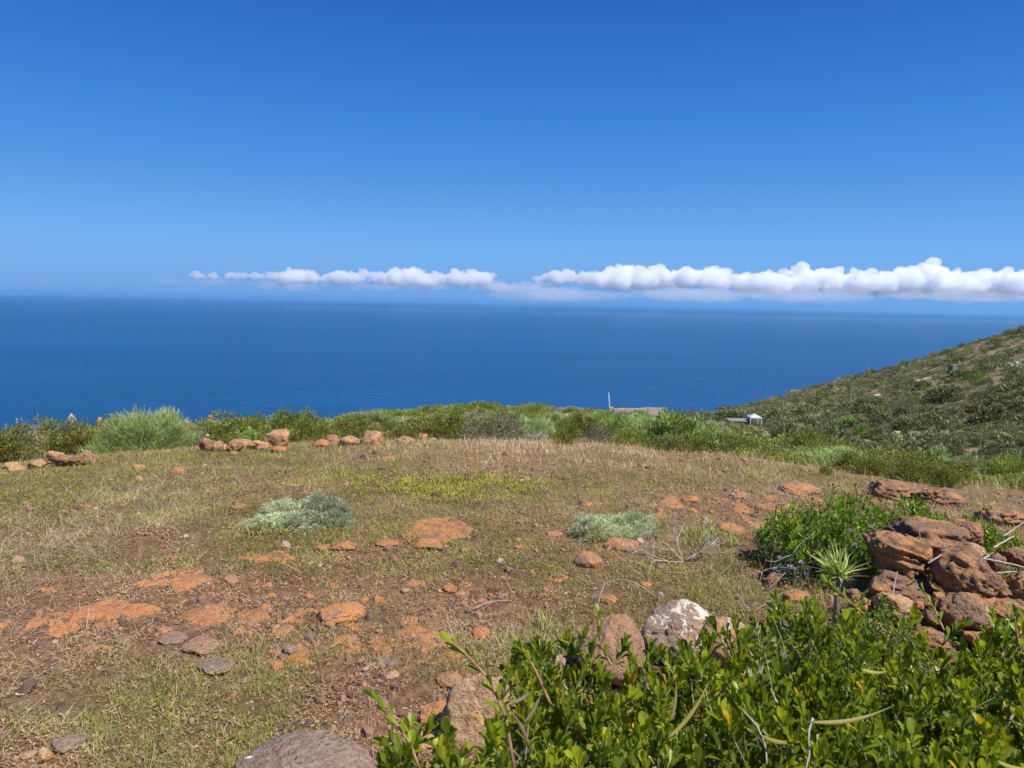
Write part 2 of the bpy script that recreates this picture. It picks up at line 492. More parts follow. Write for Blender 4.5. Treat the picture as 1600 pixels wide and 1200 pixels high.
M['rock_lichen'] = rockmat('rock_lichen', (.30, .20, .15), (.32, .24, .19), (.40, .23, .15), .6, .85, .095, .4)
M['rock_spot'] = rockmat('rock_spot', (.36, .2, .13), (.36, .24, .17), (.45, .24, .13), .6, .85, .03, .4)
M['rock_spotless'] = rockmat('rock_red_brown', (.30, .18, .12), (.34, .21, .14), (.42, .23, .12), .6, .85, 0, .4)
M['rock_wall'] = rockmat('rock_wall', (.29, .165, .11), (.36, .24, .165), (.56, .32, .15), .55, .8, 0, .5, .7)

def simple(name, col, rough=.8, n=.15, scale=12):
    m, N, Lk, B = newmat(name)
    g = N.new('ShaderNodeNewGeometry')
    nz = noise_n(N, Lk, g.outputs['Position'], scale, 4, .6)
    h = N.new('ShaderNodeHueSaturation'); h.inputs['Color'].default_value = (*col, 1)
    Lk.new(mrange(N, Lk, nz, .3, .7, 1 - n, 1 + n), h.inputs['Value']); Lk.new(h.outputs[0], B.inputs['Base Color'])
    B.inputs['Roughness'].default_value = rough
    return m
M['white_paint'] = simple('white_paint', (.72, .74, .75), .5, .08)
M['grey_block'] = simple('grey_block', (.22, .21, .2), .9, .2)
M['ruin_wall'] = simple('ruin_wall', (.5, .47, .42), .9, .25, 3)
M['concrete'] = simple('concrete', (.34, .31, .28), .9, .2)
M['canopy'] = simple('canopy_cloth', (.45, .50, .55), .7, .06)
M['metal'] = simple('grey_metal', (.5, .52, .55), .5, .05)
M['flower'] = leafmat('flower_purple', [(0, (.38, .28, .55)), (1, (.58, .48, .72))], .6, .3, .3, 0)
M['yellow_leaf'] = leafmat('yellow_leaf', [(0, (.34, .32, .07)), (1, (.46, .42, .12))], .5, .35, .3, .1, 20)
M['brown_pod'] = leafmat('brown_pod', [(0, (.14, .10, .07)), (1, (.2, .14, .09))], .6, .1, .3, .1)
M['oat'] = leafmat('oat_ear', [(0, (.5, .52, .36)), (1, (.72, .7, .52))], .6, .4, .3, 0)
M['grass_spiky'] = leafmat('spiky_leaf', [(0, (.18, .26, .07)), (.6, (.30, .36, .11)), (1, (.52, .48, .16))], .5, .25, .3, .1)

# ------------------------------------------------------------------ where the ground is green, bare or straw coloured
def patches(lst):
    out = []
    for px, py, wx, wy, a in lst:
        g = G(px, py); g2 = G(px, py - wy); g3 = G(px, py + wy)
        if g is None: continue
        ry = .5 * abs((g2[0][1] if g2 else g[0][1] * 1.1) - (g3[0][1] if g3 else g[0][1] * .9))
        out.append((g[0][0], g[0][1], wx * g[1] / FPX, max(ry, .05), a))
    return out
def psum(lst, x, y):
    s = 0
    wob = .35 * fbm2(x, y, .9, 51, 3)
    for cx, cy, rx, ry, a in lst:
        q = ((x - cx) / rx) ** 2 + ((y - cy) / ry) ** 2
        s = s + a * np.exp(-q * .8) * (1 + wob)
    return s
GP = patches([(40, 752, 170, 30, 1.0), (130, 885, 130, 14, .5), (300, 880, 100, 14, .4), (180, 1125, 110, 38, .75), (430, 1100, 70, 50, .45),
              (460, 850, 120, 30, .5), (330, 710, 200, 10, .5), (690, 800, 140, 25, .3), (740, 860, 60, 20, .3), (1100, 930, 120, 40, .4),
              (1240, 742, 120, 10, .35), (1000, 760, 220, 22, .5), (650, 735, 200, 14, .35), (1180, 735, 120, 10, .4), (1150, 880, 110, 40, .5), (250, 800, 200, 20, .3), (860, 880, 60, 20, .3), (820, 770, 100, 20, .35), (1200, 900, 80, 40, .3),
              (560, 1180, 40, 30, .3), (1350, 730, 200, 8, .4), (1500, 740, 120, 14, .4)])
SPt = patches([(920, 700, 180, 7, .9), (1150, 713, 90, 9, .8), (1330, 748, 120, 8, .6), (1540, 765, 110, 22, .5), (520, 690, 220, 6, .3),
              (700, 705, 150, 8, .4), (240, 728, 60, 6, .6), (90, 840, 120, 50, .5), (90, 930, 80, 40, .4), (60, 1040, 60, 60, .3)])
BP = patches([(560, 1090, 90, 50, .9), (560, 930, 240, 60, .45), (330, 950, 200, 60, .35), (40, 970, 90, 60, .35), (600, 1150, 60, 40, .5),
              (820, 745, 90, 8, .5), (700, 940, 150, 40, .3), (1180, 830, 110, 40, .5), (640, 860, 90, 20, .35), (1130, 780, 100, 20, .3),
              (1300, 790, 120, 16, .5), (1560, 860, 120, 60, .6), (60, 1180, 60, 30, .6)])
def green_w(x, y):
    return np.clip(.30 + .42 * fbm2(x, y, 1.1, 21, 4) + psum(GP, x, y) - .55 * psum(BP, x, y) - .5 * psum(SPt, x, y), 0, 1)
def dry_w(x, y):
    return np.clip(.38 + .35 * fbm2(x, y, .8, 31, 4) + psum(SPt, x, y), 0, 1)
def edge_d(x, y):
    return np.interp(np.degrees(np.arctan2(x, y)), [-45, -20, 0, 9, 15, 20, 30, 45], [12.3, 13.6, 15.2, 14.8, 13.2, 11.6, 9.9, 9.2])
def in_field(x, y):
    return np.clip((edge_d(x, y) + .7 * fbm2(x, y, 1.5, 57, 3) - np.hypot(x, y)) / 1.2, 0, 1)
def bare_w(x, y):
    return np.clip(.12 + .4 * fbm2(x, y, .7, 41, 4) + psum(BP, x, y), 0, 1)

# ------------------------------------------------------------------ ground sheet
def ground_mat():
    m, N, Lk, B = newmat('ground_soil')
    g = N.new('ShaderNodeNewGeometry'); pos = g.outputs['Position']
    at = N.new('ShaderNodeAttribute'); at.attribute_name = 'green'
    ad = N.new('ShaderNodeAttribute'); ad.attribute_name = 'dry'
    fa = N.new('ShaderNodeAttribute'); fa.attribute_name = 'far'
    n1 = noise_n(N, Lk, pos, 1.6, 6, .7, .4)
    n2 = noise_n(N, Lk, pos, 12, 6, .75)
    n3 = noise_n(N, Lk, pos, 90, 4, .75)
    soil = ramp(N, [(.34, (.09, .05, .035)), (.5, (.27, .138, .078)), (.66, (.50, .265, .14))]); Lk.new(n2, soil.inputs[0])
    c = mixc(N, Lk, mrange(N, Lk, n1, .52, .68, 0, .6), soil.outputs[0], (.40, .19, .09))
    fleck = mrange(N, Lk, n3, .56, .66, 0, .7)
    c = mixc(N, Lk, fleck, c, (.40, .30, .20))
    dk = mrange(N, Lk, n3, .32, .45, .45, 1)
    hs = N.new('ShaderNodeHueSaturation'); Lk.new(c, hs.inputs['Color']); Lk.new(dk, hs.inputs['Value']); c = hs.outputs[0]
    gf = N.new('ShaderNodeMath'); gf.operation = 'MULTIPLY'; Lk.new(at.outputs['Fac'], gf.inputs[0]); Lk.new(mrange(N, Lk, n2, .35, .65, .25, .9), gf.inputs[1])
    c = mixc(N, Lk, gf.outputs[0], c, (.15, .17, .05))
    df = N.new('ShaderNodeMath'); df.operation = 'MULTIPLY'; Lk.new(ad.outputs['Fac'], df.inputs[0]); Lk.new(mrange(N, Lk, n2, .4, .7, .2, .8), df.inputs[1])
    c = mixc(N, Lk, df.outputs[0], c, (.37, .28, .16))
    # far slopes: reddish earth, straw and low green cover
    f1 = noise_n(N, Lk, pos, .09, 6, .65, .5); f2 = noise_n(N, Lk, pos, .45, 5, .7)
    fr = ramp(N, [(.34, (.19, .115, .085)), (.47, (.27, .18, .115)), (.56, (.27, .22, .12)), (.66, (.16, .16, .07))]); Lk.new(f1, fr.inputs[0])
    fc = mixc(N, Lk, mrange(N, Lk, f2, .42, .62, 0, .75), fr.outputs[0], (.105, .115, .045))
    c = mixc(N, Lk, fa.outputs['Fac'], c, fc)
    Lk.new(c, B.inputs['Base Color']); B.inputs['Roughness'].default_value = .95; B.inputs['Specular IOR Level'].default_value = .1
    bs = N.new('ShaderNodeMath'); bs.operation = 'MULTIPLY_ADD'; Lk.new(n3, bs.inputs[0]); bs.inputs[1].default_value = .4; Lk.new(n2, bs.inputs[2])
    bp = N.new('ShaderNodeBump'); bp.inputs['Strength'].default_value = 1.0; bp.inputs['Distance'].default_value = .05
    Lk.new(bs.outputs[0], bp.inputs['Height']); Lk.new(bp.outputs[0], B.inputs['Normal'])
    return m

def make_ground():
    az = np.concatenate([np.arange(-180, -52, 4), np.arange(-52, 52, .22), np.arange(52, 180, 4)])
    rr = np.exp(np.linspace(math.log(.3), math.log(4000), 640))
    A, Rr = np.meshgrid(np.radians(az), rr, indexing='ij')
    x = (Rr * np.sin(A)).ravel(); y = (Rr * np.cos(A)).ravel()
    z = height(x, y)
    d = np.hypot(x, y)
    near = np.clip(1 - (d - 9) / 6, 0, 1)
    z = z + near * (.008 * fbm2(x, y, .12, 61, 3))
    na, nr = len(az), len(rr)
    V = np.stack([x, y, z], -1)
    V = np.concatenate([V, [[0, 0, zg(0, 0.01)]]])
    i = np.arange(na)[:, None]; j = np.arange(nr - 1)[None, :]
    i2 = (i + 1) % na
    F = np.stack([i * nr + j, i * nr + j + 1 + 0 * i, i2 * nr + j + 1, i2 * nr + j], -1).reshape(-1, 4)
    mb = MB(); mb.arr(V, F)
    c = len(V) - 1
    tri = [(c, k * nr, ((k + 1) % na) * nr) for k in range(na)]
    mb.L.append(np.array(tri).ravel()); mb.T.append(np.full(len(tri), 3))
    me = mb.mesh('ground', ground_mat(), True)
    xx, yy = V[:, 0], V[:, 1]
    for nm, v in (('green', green_w(xx, yy)), ('dry', dry_w(xx, yy)), ('far', np.clip((np.hypot(xx, yy) - 16) / 14, 0, 1))):
        a = me.attributes.new(nm, 'FLOAT', 'POINT'); a.data.foreach_set('value', v.astype(np.float32))
    return tag(link('ground', me), kind='structure')
make_ground()

# ------------------------------------------------------------------ sea
def make_sea():
    m, N, Lk, B = newmat('sea_water')
    B.inputs['Base Color'].default_value = SEA_COL
    B.inputs['Roughness'].default_value = .32
    B.inputs['IOR'].default_value = 1.33
    B.inputs['Specular IOR Level'].default_value = .3
    g = N.new('ShaderNodeNewGeometry'); pos = g.outputs['Position']
    mp = N.new('ShaderNodeMapping'); mp.inputs['Scale'].default_value = (.35, 1, 1); mp.inputs['Rotation'].default_value = (0, 0, R(12)); Lk.new(pos, mp.inputs[0])
    n1 = noise_n(N, Lk, mp.outputs[0], .03, 8, .62, .3)
    bp = N.new('ShaderNodeBump'); bp.inputs['Strength'].default_value = 1; bp.inputs['Distance'].default_value = 9
    Lk.new(n1, bp.inputs['Height']); Lk.new(bp.outputs[0], B.inputs['Normal'])
    n2 = noise_n(N, Lk, mp.outputs[0], .0009, 5, .6, .5)
    c = mixc(N, Lk, mrange(N, Lk, n2, .35, .65, 0, 1), [v * .9 for v in SEA_COL[:3]], [v * 1.12 for v in SEA_COL[:3]])
    Lk.new(c, B.inputs['Base Color'])
    V = [[0, 0, SEA_Z]]; n = 720
    F = []
    rings = [500, 2000, 8000, 25000, 80000]
    for r in rings:
        for k in range(n):
            a = 2 * PI * k / n
            V.append([r * math.sin(a), r * math.cos(a), SEA_Z])
    for k in range(n): F.append((0, 1 + (k + 1) % n, 1 + k))
    for q in range(len(rings) - 1):
        for k in range(n):
            a, b = 1 + q * n, 1 + (q + 1) * n
            F.append((a + k, a + (k + 1) % n, b + (k + 1) % n, b + k))
    mb = MB(); mb.raw(V, F)
    tag(mb.build('sea', m), kind='structure')
SEA_COL = (.003, .056, .158, 1)
make_sea()

# ------------------------------------------------------------------ clouds: lumpy bodies of vapour standing over the horizon
def cloud_mat(name, dens):
    m = bpy.data.materials.new(name); m.use_nodes = True
    N, Lk = m.node_tree.nodes, m.node_tree.links
    N.remove(N['Principled BSDF'])
    v = N.new('ShaderNodeVolumePrincipled')
    v.inputs['Color'].default_value = (.975, .985, 1, 1); v.inputs['Density'].default_value = dens; v.inputs['Anisotropy'].default_value = .2
    Lk.new(v.outputs[0], N['Material Output'].inputs['Volume'])
    return m
CLD = 26000.0
def cloud(lumps, label, dens, depth=CLD, voxel=34, seed=0, disp=150, puffs=12, stretch=1.0, fill=1.0):
    "lumps: px range, top row, base row, number of heads"
    rng = np.random.default_rng(seed)
    U2, F2 = ico(2); U3, F3 = ico(3)
    mb = MB()
    for px0, px1, top, bot, n in lumps:
        for k in range(n):
            px = px0 + (px1 - px0) * (k + rng.uniform(.0, 1)) / n
            hh = (bot - top) * rng.uniform(.3, 1.0)
            dd = depth + rng.uniform(-1200, 1200); s_ = dd / FPX
            rad = hh * .44 * s_ * fill
            c = P(px, bot - rng.uniform(0, .3) * (bot - top) * (hh < .7 * (bot - top)) - hh * .47, dd)
            mb.arr(U3 * [rad * rng.uniform(.9, 1.5) * stretch, rad * 1.4, rad] + c, F3)
            for q in range(int(puffs)):
                dv = rand_dirs(1, -.35, 1, rng)[0]; r2 = rad * rng.uniform(.18, .48)
                c2 = c + dv * np.array([rad * 1.6 * stretch, rad * 1.4, rad * 1.1]) * rng.uniform(.75, 1.05)
                mb.arr(U2 * r2 * [1.15 * math.sqrt(stretch), 1.15, .95] + c2, F2)
    me = mb.mesh('cloud', cloud_mat('cloud_vapour', dens))
    o = link('cloud', me)
    md = o.modifiers.new('remesh', 'REMESH'); md.mode = 'VOXEL'; md.voxel_size = voxel
    for sc_, st in ((520, disp), (170, disp * .85), (75, disp * .4)):
        tx = bpy.data.textures.new('cloud_lumps', 'CLOUDS'); tx.noise_scale = sc_; tx.noise_depth = 2
        dm = o.modifiers.new('disp', 'DISPLACE'); dm.texture = tx; dm.texture_coords = 'GLOBAL'; dm.strength = st; dm.mid_level = .5
    return tag(o, label, 'cloud', 'clouds over the horizon')
CV = 21
cloud([(305, 470, 422, 438, 26), (440, 570, 418, 444, 16), (560, 590, 424, 444, 4), (585, 652, 415, 449, 9), (650, 765, 421, 448, 14)], 'long low white cloud bank over the sea, fading out to a thin streak', .0048, seed=1, voxel=CV, disp=100)
cloud([(838, 915, 419, 444, 10), (905, 950, 424, 446, 6), (930, 1138, 414, 455, 22), (960, 1010, 411, 450, 5), (1060, 1130, 412, 452, 7)], 'white cumulus bank with a flat misty base standing between two gaps', .0048, seed=2, voxel=CV)
cloud([(1150, 1260, 421, 461, 12), (1235, 1300, 411, 460, 8), (1290, 1370, 419, 463, 9), (1370, 1440, 413, 463, 8), (1430, 1480, 409, 463, 7), (1470, 1640, 415, 466, 18)], 'largest and tallest cumulus bank, running out to the side above the hill', .0048, seed=3, voxel=CV)
cloud([(0, 110, 433, 441, 10), (60, 300, 436, 444, 16), (240, 420, 434, 446, 12)], 'faint pale veil of cloud beside the long low bank', .0005, seed=4, voxel=45, disp=80, stretch=3)
cloud([(420, 800, 436, 456, 14)], 'thin mist hanging below the long low bank', .0006, seed=7, voxel=50, disp=130, stretch=4, puffs=8)
cloud([(740, 860, 436, 456, 14)], 'wispy broken cloud filling the gap between the banks', .0014, seed=5, voxel=40, disp=200, stretch=2)
cloud([(830, 1640, 444, 474, 22)], 'long veil of blue-grey mist under the two tall banks', .0009, depth=23500, seed=8, voxel=55, disp=160, stretch=4.5, puffs=8)
cloud([(85, 205, 423, 427, 9)], 'thin dark grey streak of cloud high over the empty horizon', .0006, seed=6, voxel=40, disp=40, stretch=2)

# ------------------------------------------------------------------ haze over land and sea
def make_haze():
    m = bpy.data.materials.new('haze_air'); m.use_nodes = True
    N, Lk = m.node_tree.nodes, m.node_tree.links
    N.remove(N['Principled BSDF'])
    v = N.new('ShaderNodeVolumePrincipled')
    v.inputs['Color'].default_value = (.30, .66, 1, 1); v.inputs['Density'].default_value = HAZE; v.inputs['Anisotropy'].default_value = .2
    Lk.new(v.outputs[0], N['Material Output'].inputs['Volume'])
    h, a, b = 83000, SEA_Z - 14, 75
    V = [(x, y, z) for z in (a, b) for y in (-h, h) for x in (-h, h)]
    F = [(0, 2, 3, 1), (4, 5, 7, 6), (0, 1, 5, 4), (2, 6, 7, 3), (0, 4, 6, 2), (1, 3, 7, 5)]
    mb = MB(); mb.raw(V, F)
    tag(mb.build('haze', m), kind='stuff')
HAZE = 2.3e-5
if HAZE: make_haze()

# ------------------------------------------------------------------ stones
def rock_verts(seed, n=4, planes=9, rough=1.0, strata=0.0, sharp=11):
    rng = np.random.default_rng(seed)
    V, F = ico(n)
    nr = rand_dirs(planes, -1, 1, rng); dk = rng.uniform(.58, .95, planes)
    q = np.maximum(V @ nr.T / dk, 0)
    r = (1 + (q ** sharp).sum(1)) ** (-1 / sharp)
    if n >= 4:
        n2 = rand_dirs(26, -1, 1, rng); d2 = rng.uniform(.88, 1.02, 26) * r[np.argmax(V @ n2.T, axis=0)]
        q2 = np.maximum((V * r[:, None]) @ n2.T / d2, 1e-6)
        r = r / (1 + (q2 ** 26).sum(1)) ** (1 / 26)
        cn = rand_dirs(38, -1, 1, rng); ci = np.argmax(V @ cn.T + .05 * noise3(V * 6, seed)[:, None] * rng.uniform(-1, 1, 38), axis=1)
        r = r * (1 + rng.uniform(-.022, .012, 38)[ci] * rough)
    o = rng.uniform(0, 50, 3)
    r = r * (1 + .10 * rough * fbm(V * 1.6 + o, seed, 3) + .055 * rough * fbm(V * 5 + o, seed + 5, 3))
    rid = 1 - np.abs(noise3(V * 3.1 + o + 9, seed + 7)) * 2
    r = r - .05 * rough * np.clip(rid, 0, 1) ** 4
    if n >= 5: r = r + .022 * rough * fbm(V * 15 + o, seed + 11, 3) - .03 * rough * np.clip(noise3(V * 11 + o, seed + 3) - .45, 0, 1)
    if strata:
        W = V * r[:, None]
        band = noise3(np.stack([W[:, 0] * .8, W[:, 1] * .8, W[:, 2] * 9 + .8 * fbm(W * 1.3, seed, 2)], -1), seed + 2)
        r = r + strata * .075 * np.clip(band, -.3, 1)
    return V * r[:, None], F

def rock(name, loc, dims, label, matn, rz=0, tilt=(0, 0), seed=1, n=4, sink=.25, group=None, cat='rock', planes=9, rough=1.0, strata=0, sharp=11):
    "dims = width, depth, height in metres; sink = share of the height below loc"
    V, F = rock_verts(seed, n, planes, rough, strata, sharp)
    ext = V.max(0) - V.min(0)
    V = (V - (V.max(0) + V.min(0)) / 2) / ext * np.array(dims)
    Rm = np.array((Matrix.Rotation(tilt[0], 3, 'X') @ Matrix.Rotation(tilt[1], 3, 'Y')))
    V = V @ Rm.T
    V[:, 2] += dims[2] * (.5 - sink)
    mb = MB(); mb.arr(V, F)
    o = mb.build(name, M[matn], smooth=True)
    o.location = loc; o.rotation_euler = (0, 0, rz)
    return tag(o, label, cat, group)

_sd = [100]
def grock(px, py, wpx, hpx, label, matn, flat=.5, deep=1.0, name='stone', **kw):
    "a stone lying on the ground: px,py = foot of its near side, wpx,hpx = its size in the photo"
    g, t = G(px, py)
    _sd[0] += 1
    wdt = wpx * t / FPX
    ang = math.asin(min(.99, (CAM_H - g[2]) / t / 1.02))
    hv = hpx * t / FPX
    # visible height = h*cos + depth*sin; split by flatness
    dep = wdt * deep
    if flat < 0:                      # flat slab: the picture height is mostly its depth
        dep = hv / math.sin(ang) * .9; h = min(.10, .10 * wdt + .02)
    else:
        h = max(hv - dep * math.sin(ang) * .75, .25 * hv) / math.cos(ang)
        h = max(h, .22 * wdt * flat * 2)
    sink = kw.pop('sink', .3)
    c = g + np.array([0, dep * .42, 0]); c[2] = zg(c[0], c[1])
    tot = h / (1 - sink)
    kw.setdefault('seed', _sd[0]); kw.setdefault('n', 5 if wpx > 45 else 4)
    kw.setdefault('rz', 0)
    return rock(name, c, (wdt * 1.05, dep, tot), label, matn, sink=sink, **kw)

def outcrop(px, py, wpx, hpx, label, matn, seed):
    "crumbly rock face flush with the soil: a ragged patch that rises a few centimetres and dives back under the ground"
    g, t = G(px, py); gf, tf = G(px, py - hpx)
    rx = wpx * (t + tf) / 2 / FPX / 2; ry = max(np.linalg.norm((gf - g)[:2]) / 2, .3 * rx)
    cx, cy = (g[0] + gf[0]) / 2, (g[1] + gf[1]) / 2
    rng = np.random.default_rng(seed)
    n = 64 if wpx > 60 else (44 if wpx > 28 else 28)
    u = np.linspace(-1.45, 1.45, n); U, V = np.meshgrid(u, u, indexing='ij'); U = U.ravel(); V = V.ravel()
    X, Y = cx + U * rx, cy + V * ry
    o_ = rng.uniform(0, 40)
    m = 1.0 - np.hypot(U, V) ** 1.3 + .75 * fbm2(U + o_, V, .9, seed, 3) + .38 * fbm2(X, Y, .05, seed + 3, 3)
    Hh = min(.055, .02 + .06 * rx)
    z = height(X, Y) + Hh * np.clip(m * 1.5, -1.2, .75) + np.clip(m + .3, 0, 1) * (.011 * fbm2(X, Y, .045, seed + 4, 4) + .012 * fbm2(X, Y, .16, seed + 5, 2)) - .006
    i, j = np.meshgrid(np.arange(n - 1), np.arange(n - 1), indexing='ij'); i = i.ravel(); j = j.ravel()
    F = np.stack([i * n + j, (i + 1) * n + j, (i + 1) * n + j + 1, i * n + j + 1], -1)
    fm = m[F].max(1) > -.35
    if fm.sum() == 0: fm[:] = True
    F = F[fm]; used, inv = np.unique(F.ravel(), return_inverse=True)
    c0 = np.array([cx, cy, zg(cx, cy)])
    mb = MB(); mb.arr(np.stack([X, Y, z], -1)[used] - c0, inv.reshape(F.shape))
    o = mb.build('rock_outcrop', M[matn], smooth=True); o.location = c0
    return tag(o, label, 'rock', DG)

DG = 'weathered stones lying in the dry grass'
near_rocks = [  # px, foot py, w px, h px, label, material, flatness
 (683, 846, 100, 34, 'large round-backed orange earth mound in the middle of the field', 'rock_orange', -1),
 (668, 860, 46, 20, 'small orange lump touching the near side of the large orange mound', 'rock_orange', .5),
 (425, 884, 82, 24, 'long slanting orange slab at the edge of the green grass', 'rock_orange', -1),
 (500, 863, 24, 14, 'small round orange stone at the left end of a short row of stones', 'rock_orange', .5),
 (534, 861, 40, 18, 'pair-shaped orange stone second in the short row', 'rock_orange', .5),
 (603, 855, 36, 14, 'flat orange stone with a dark underside beside the orange mound', 'rock_orange', .4),
 (275, 915, 76, 28, 'brownish orange outcrop at the border of grass and bare earth', 'rock_mixed', -1),
 (165, 976, 145, 38, 'largest flat bright orange slab lying in the bare earth', 'rock_orange', -1),
 (300, 924, 60, 22, 'orange slab just below the brownish outcrop', 'rock_orange', -1),
 (335, 975, 84, 30, 'rough orange outcrop with dark crust, next to a rounder one', 'rock_orange', -1),
 (393, 979, 50, 32, 'rounded bright orange boulder top between two outcrops', 'rock_orange', -1),
 (437, 992, 82, 40, 'brown and orange streaked slab beside the rounded orange boulder', 'rock_mixed', -1),
 (526, 976, 74, 38, 'flat-topped brown boulder with a dark hole in its top', 'rock_mixed', .5),
 (558, 988, 46, 18, 'orange ledge below the brown boulder with a hole', 'rock_orange', -1),
 (602, 1027, 60, 34, 'pitted orange outcrop next to a curled tuft', 'rock_orange', -1),
 (545, 1024, 46, 24, 'low orange outcrop on the near side of the pitted one', 'rock_orange', -1),
 (468, 1048, 60, 38, 'broad orange base stone carrying a small brown stone', 'rock_orange', -1),
 (450, 1026, 24, 22, 'small brown stone sitting on a broad orange one', 'rock_grey', .8),
 (430, 1050, 20, 18, 'small pinkish stone leaning on the broad orange base', 'rock_mixed', .8),
 (650, 1000, 84, 22, 'long pale orange slab where the leafy shoot points', 'rock_orange', -1),
 (665, 1018, 60, 22, 'orange slab directly below the long pale one', 'rock_orange', -1),
 (664, 1038, 36, 18, 'small orange crust beside the leafy shoot', 'rock_orange', -1),
 (690, 1036, 15, 9, 'bright orange pebble beside the tip of the leafy shoot', 'rock_orange', .8),
 (303, 1025, 64, 34, 'greyish brown boulder sunk in the grass', 'rock_grey', .3),
 (262, 1007, 46, 16, 'flat grey stone touching the sunken greyish boulder', 'rock_grey', .3),
 (188, 1008, 30, 14, 'pale grey stone half under dry grass', 'rock_grey', .5),
 (145, 1022, 46, 14, 'thin orange slab below the largest flat slab', 'rock_orange', -1),
 (597, 1044, 44, 14, 'grey stone flush with the soil below the pitted outcrop', 'rock_grey', -1),
 (612, 1061, 22, 14, 'small tan orange stone alone on bare soil', 'rock_tan', .6),
 (328, 1057, 54, 20, 'dull brown stone in a green grassy spot', 'rock_grey', .5),
 (380, 1070, 24, 12, 'small smooth brown stone beside the dull brown one', 'rock_grey', .5),
 (62, 1195, 26, 30, 'upright oval tan stone near the corner of the field', 'rock_tan', .9),
 (92, 1180, 52, 26, 'long brown stone behind the upright oval one', 'rock_grey', .5),
 (38, 1187, 22, 14, 'small tan stone touching the upright oval one', 'rock_tan', .5),
 (55, 985, 26, 22, 'orange patch of rock at the left border of the field', 'rock_orange', -1),
 (920, 888, 44, 28, 'reddish orange hump of rock below the silvery bush', 'rock_mixed', .5),
 (975, 862, 56, 24, 'brown pitted stone at the foot of the silvery bush', 'rock_mixed', .5),
 (867, 838, 26, 10, 'small orange stone left of the silvery bush', 'rock_orange', .4),
 (866, 910, 40, 14, 'flat orange crust in the grass below the silvery bush', 'rock_orange', -1),
 (812, 858, 16, 8, 'tiny orange stone between grass tufts near the field centre', 'rock_orange', .4),
 (918, 792, 20, 10, 'little orange stone above the silvery bush', 'rock_orange', .5),
 (916, 812, 30, 12, 'flat orange stone between two others above the silvery bush', 'rock_orange', -1),
 (1048, 795, 52, 14, 'low orange outcrop chain behind the silvery bush', 'rock_orange', -1),
 (1080, 786, 24, 14, 'pointed orange stone behind the dead branches', 'rock_orange', .7),
 (1083, 802, 16, 10, 'small red stone below the pointed orange one', 'rock_mixed', .5),
 (1030, 812, 30, 10, 'orange crust just above the dead branches', 'rock_orange', -1),
 (1120, 830, 24, 20, 'orange stone touching the far end of a brown slab', 'rock_orange', .5),
 (1142, 840, 52, 28, 'brown layered slab beside a small green tuft', 'rock_mixed', .4),
 (1160, 798, 34, 12, 'flat orange slab left of a longer one', 'rock_orange', -1),
 (1208, 803, 56, 16, 'long tapering orange slab in front of the leafy bush', 'rock_orange', -1),
 (1190, 826, 40, 12, 'pale orange slab half hidden by dry grass', 'rock_mixed', -1),
 (1262, 775, 62, 16, 'reddish brown outcrop behind the leafy bush', 'rock_mixed', .5),
 (1413, 784, 84, 20, 'arched brown outcrop with a dark hollow under its rim', 'rock_mixed', .8),
 (1490, 792, 72, 24, 'broken brown outcrop with a lighter chipped face', 'rock_mixed', .8),
 (1579, 822, 70, 36, 'broad dark boulder standing at the margin of the field', 'rock_pile', .9),
 (1218, 918, 34, 30, 'brownish stone beside the leafy bush and a bent dry stem', 'rock_mixed', .6),
 (1010, 918, 20, 10, 'small orange stone under the arched dead stick', 'rock_orange', .5),
 (952, 944, 30, 16, 'orange stone at the foot of the arched dead stick', 'rock_orange', .5),
 (758, 946, 24, 10, 'flat pale orange stone with a dry stem lying on it', 'rock_orange', -1),
 (702, 926, 22, 14, 'wedge-shaped orange stone alone in the scrub', 'rock_orange', .6),
 (632, 928, 14, 10, 'little tan stone beside a smaller brown one', 'rock_tan', .6),
 (686, 1143, 70, 42, 'low reddish brown stone against the side of the big tan boulder', 'rock_mixed', .8),
 (668, 1172, 50, 26, 'pale flat stone below the low reddish one', 'rock_tan', .6),
 (700, 1076, 44, 26, 'brown stone behind the big tan boulder', 'rock_mixed', .7),
 (755, 1180, 135, 132, 'big tan boulder with a split straw coloured edge beside the leafy shoots', 'rock_tan', 1.0),
 (272, 741, 28, 14, 'square orange block lying on the grass in front of the broom bush', 'rock_orange', .8),
 (212, 735, 22, 8, 'small dark and tan stone before the broom bush', 'rock_mixed', .8),
 (605, 719, 26, 7, 'flat orange stone half buried in short grass past the middle of the field', 'rock_orange', .3),
 (370, 796, 22, 10, 'orange stone beside the grey-leaved bush', 'rock_orange', .5),
 (1250, 940, 40, 26, 'brown stone wedged behind the near leafy shrub', 'rock_mixed', .8),
]
for q in near_rocks:
    px, py, wp, hp, lab, mt, fl = q
    if fl < 0:
        outcrop(px, py, wp, hp, lab, mt, 1000 + px); continue
    kw = dict(rough=1.25 if mt == 'rock_orange' else 1.0)
    if wp == 135: kw = dict(rough=1.1, planes=6, sharp=34, seed=178, deep=.62)
    if px > 1380: kw = dict(rough=1.7, strata=1.5, sharp=16); mt = 'rock_pile'
    grock(px, py, wp, hp, lab, mt, fl, group=DG, name='boulder' if wp > 100 and fl > 0 else 'stone', **kw)
ro = np.random.default_rng(909)
for k in range(46):
    px, py = (ro.uniform(60, 760), ro.uniform(915, 1045)) if k < 34 else (ro.uniform(1000, 1300), ro.uniform(775, 850))
    sz = ro.lognormal(math.log(24 if k < 34 else 18), .4)
    o = outcrop(px, py, sz, sz * ro.uniform(.3, .5), 'small crust of orange rock showing through the soil', 'rock_orange' if ro.random() < .7 else 'rock_mixed', 2000 + k)
    o['group'] = 'small crusts of orange rock'

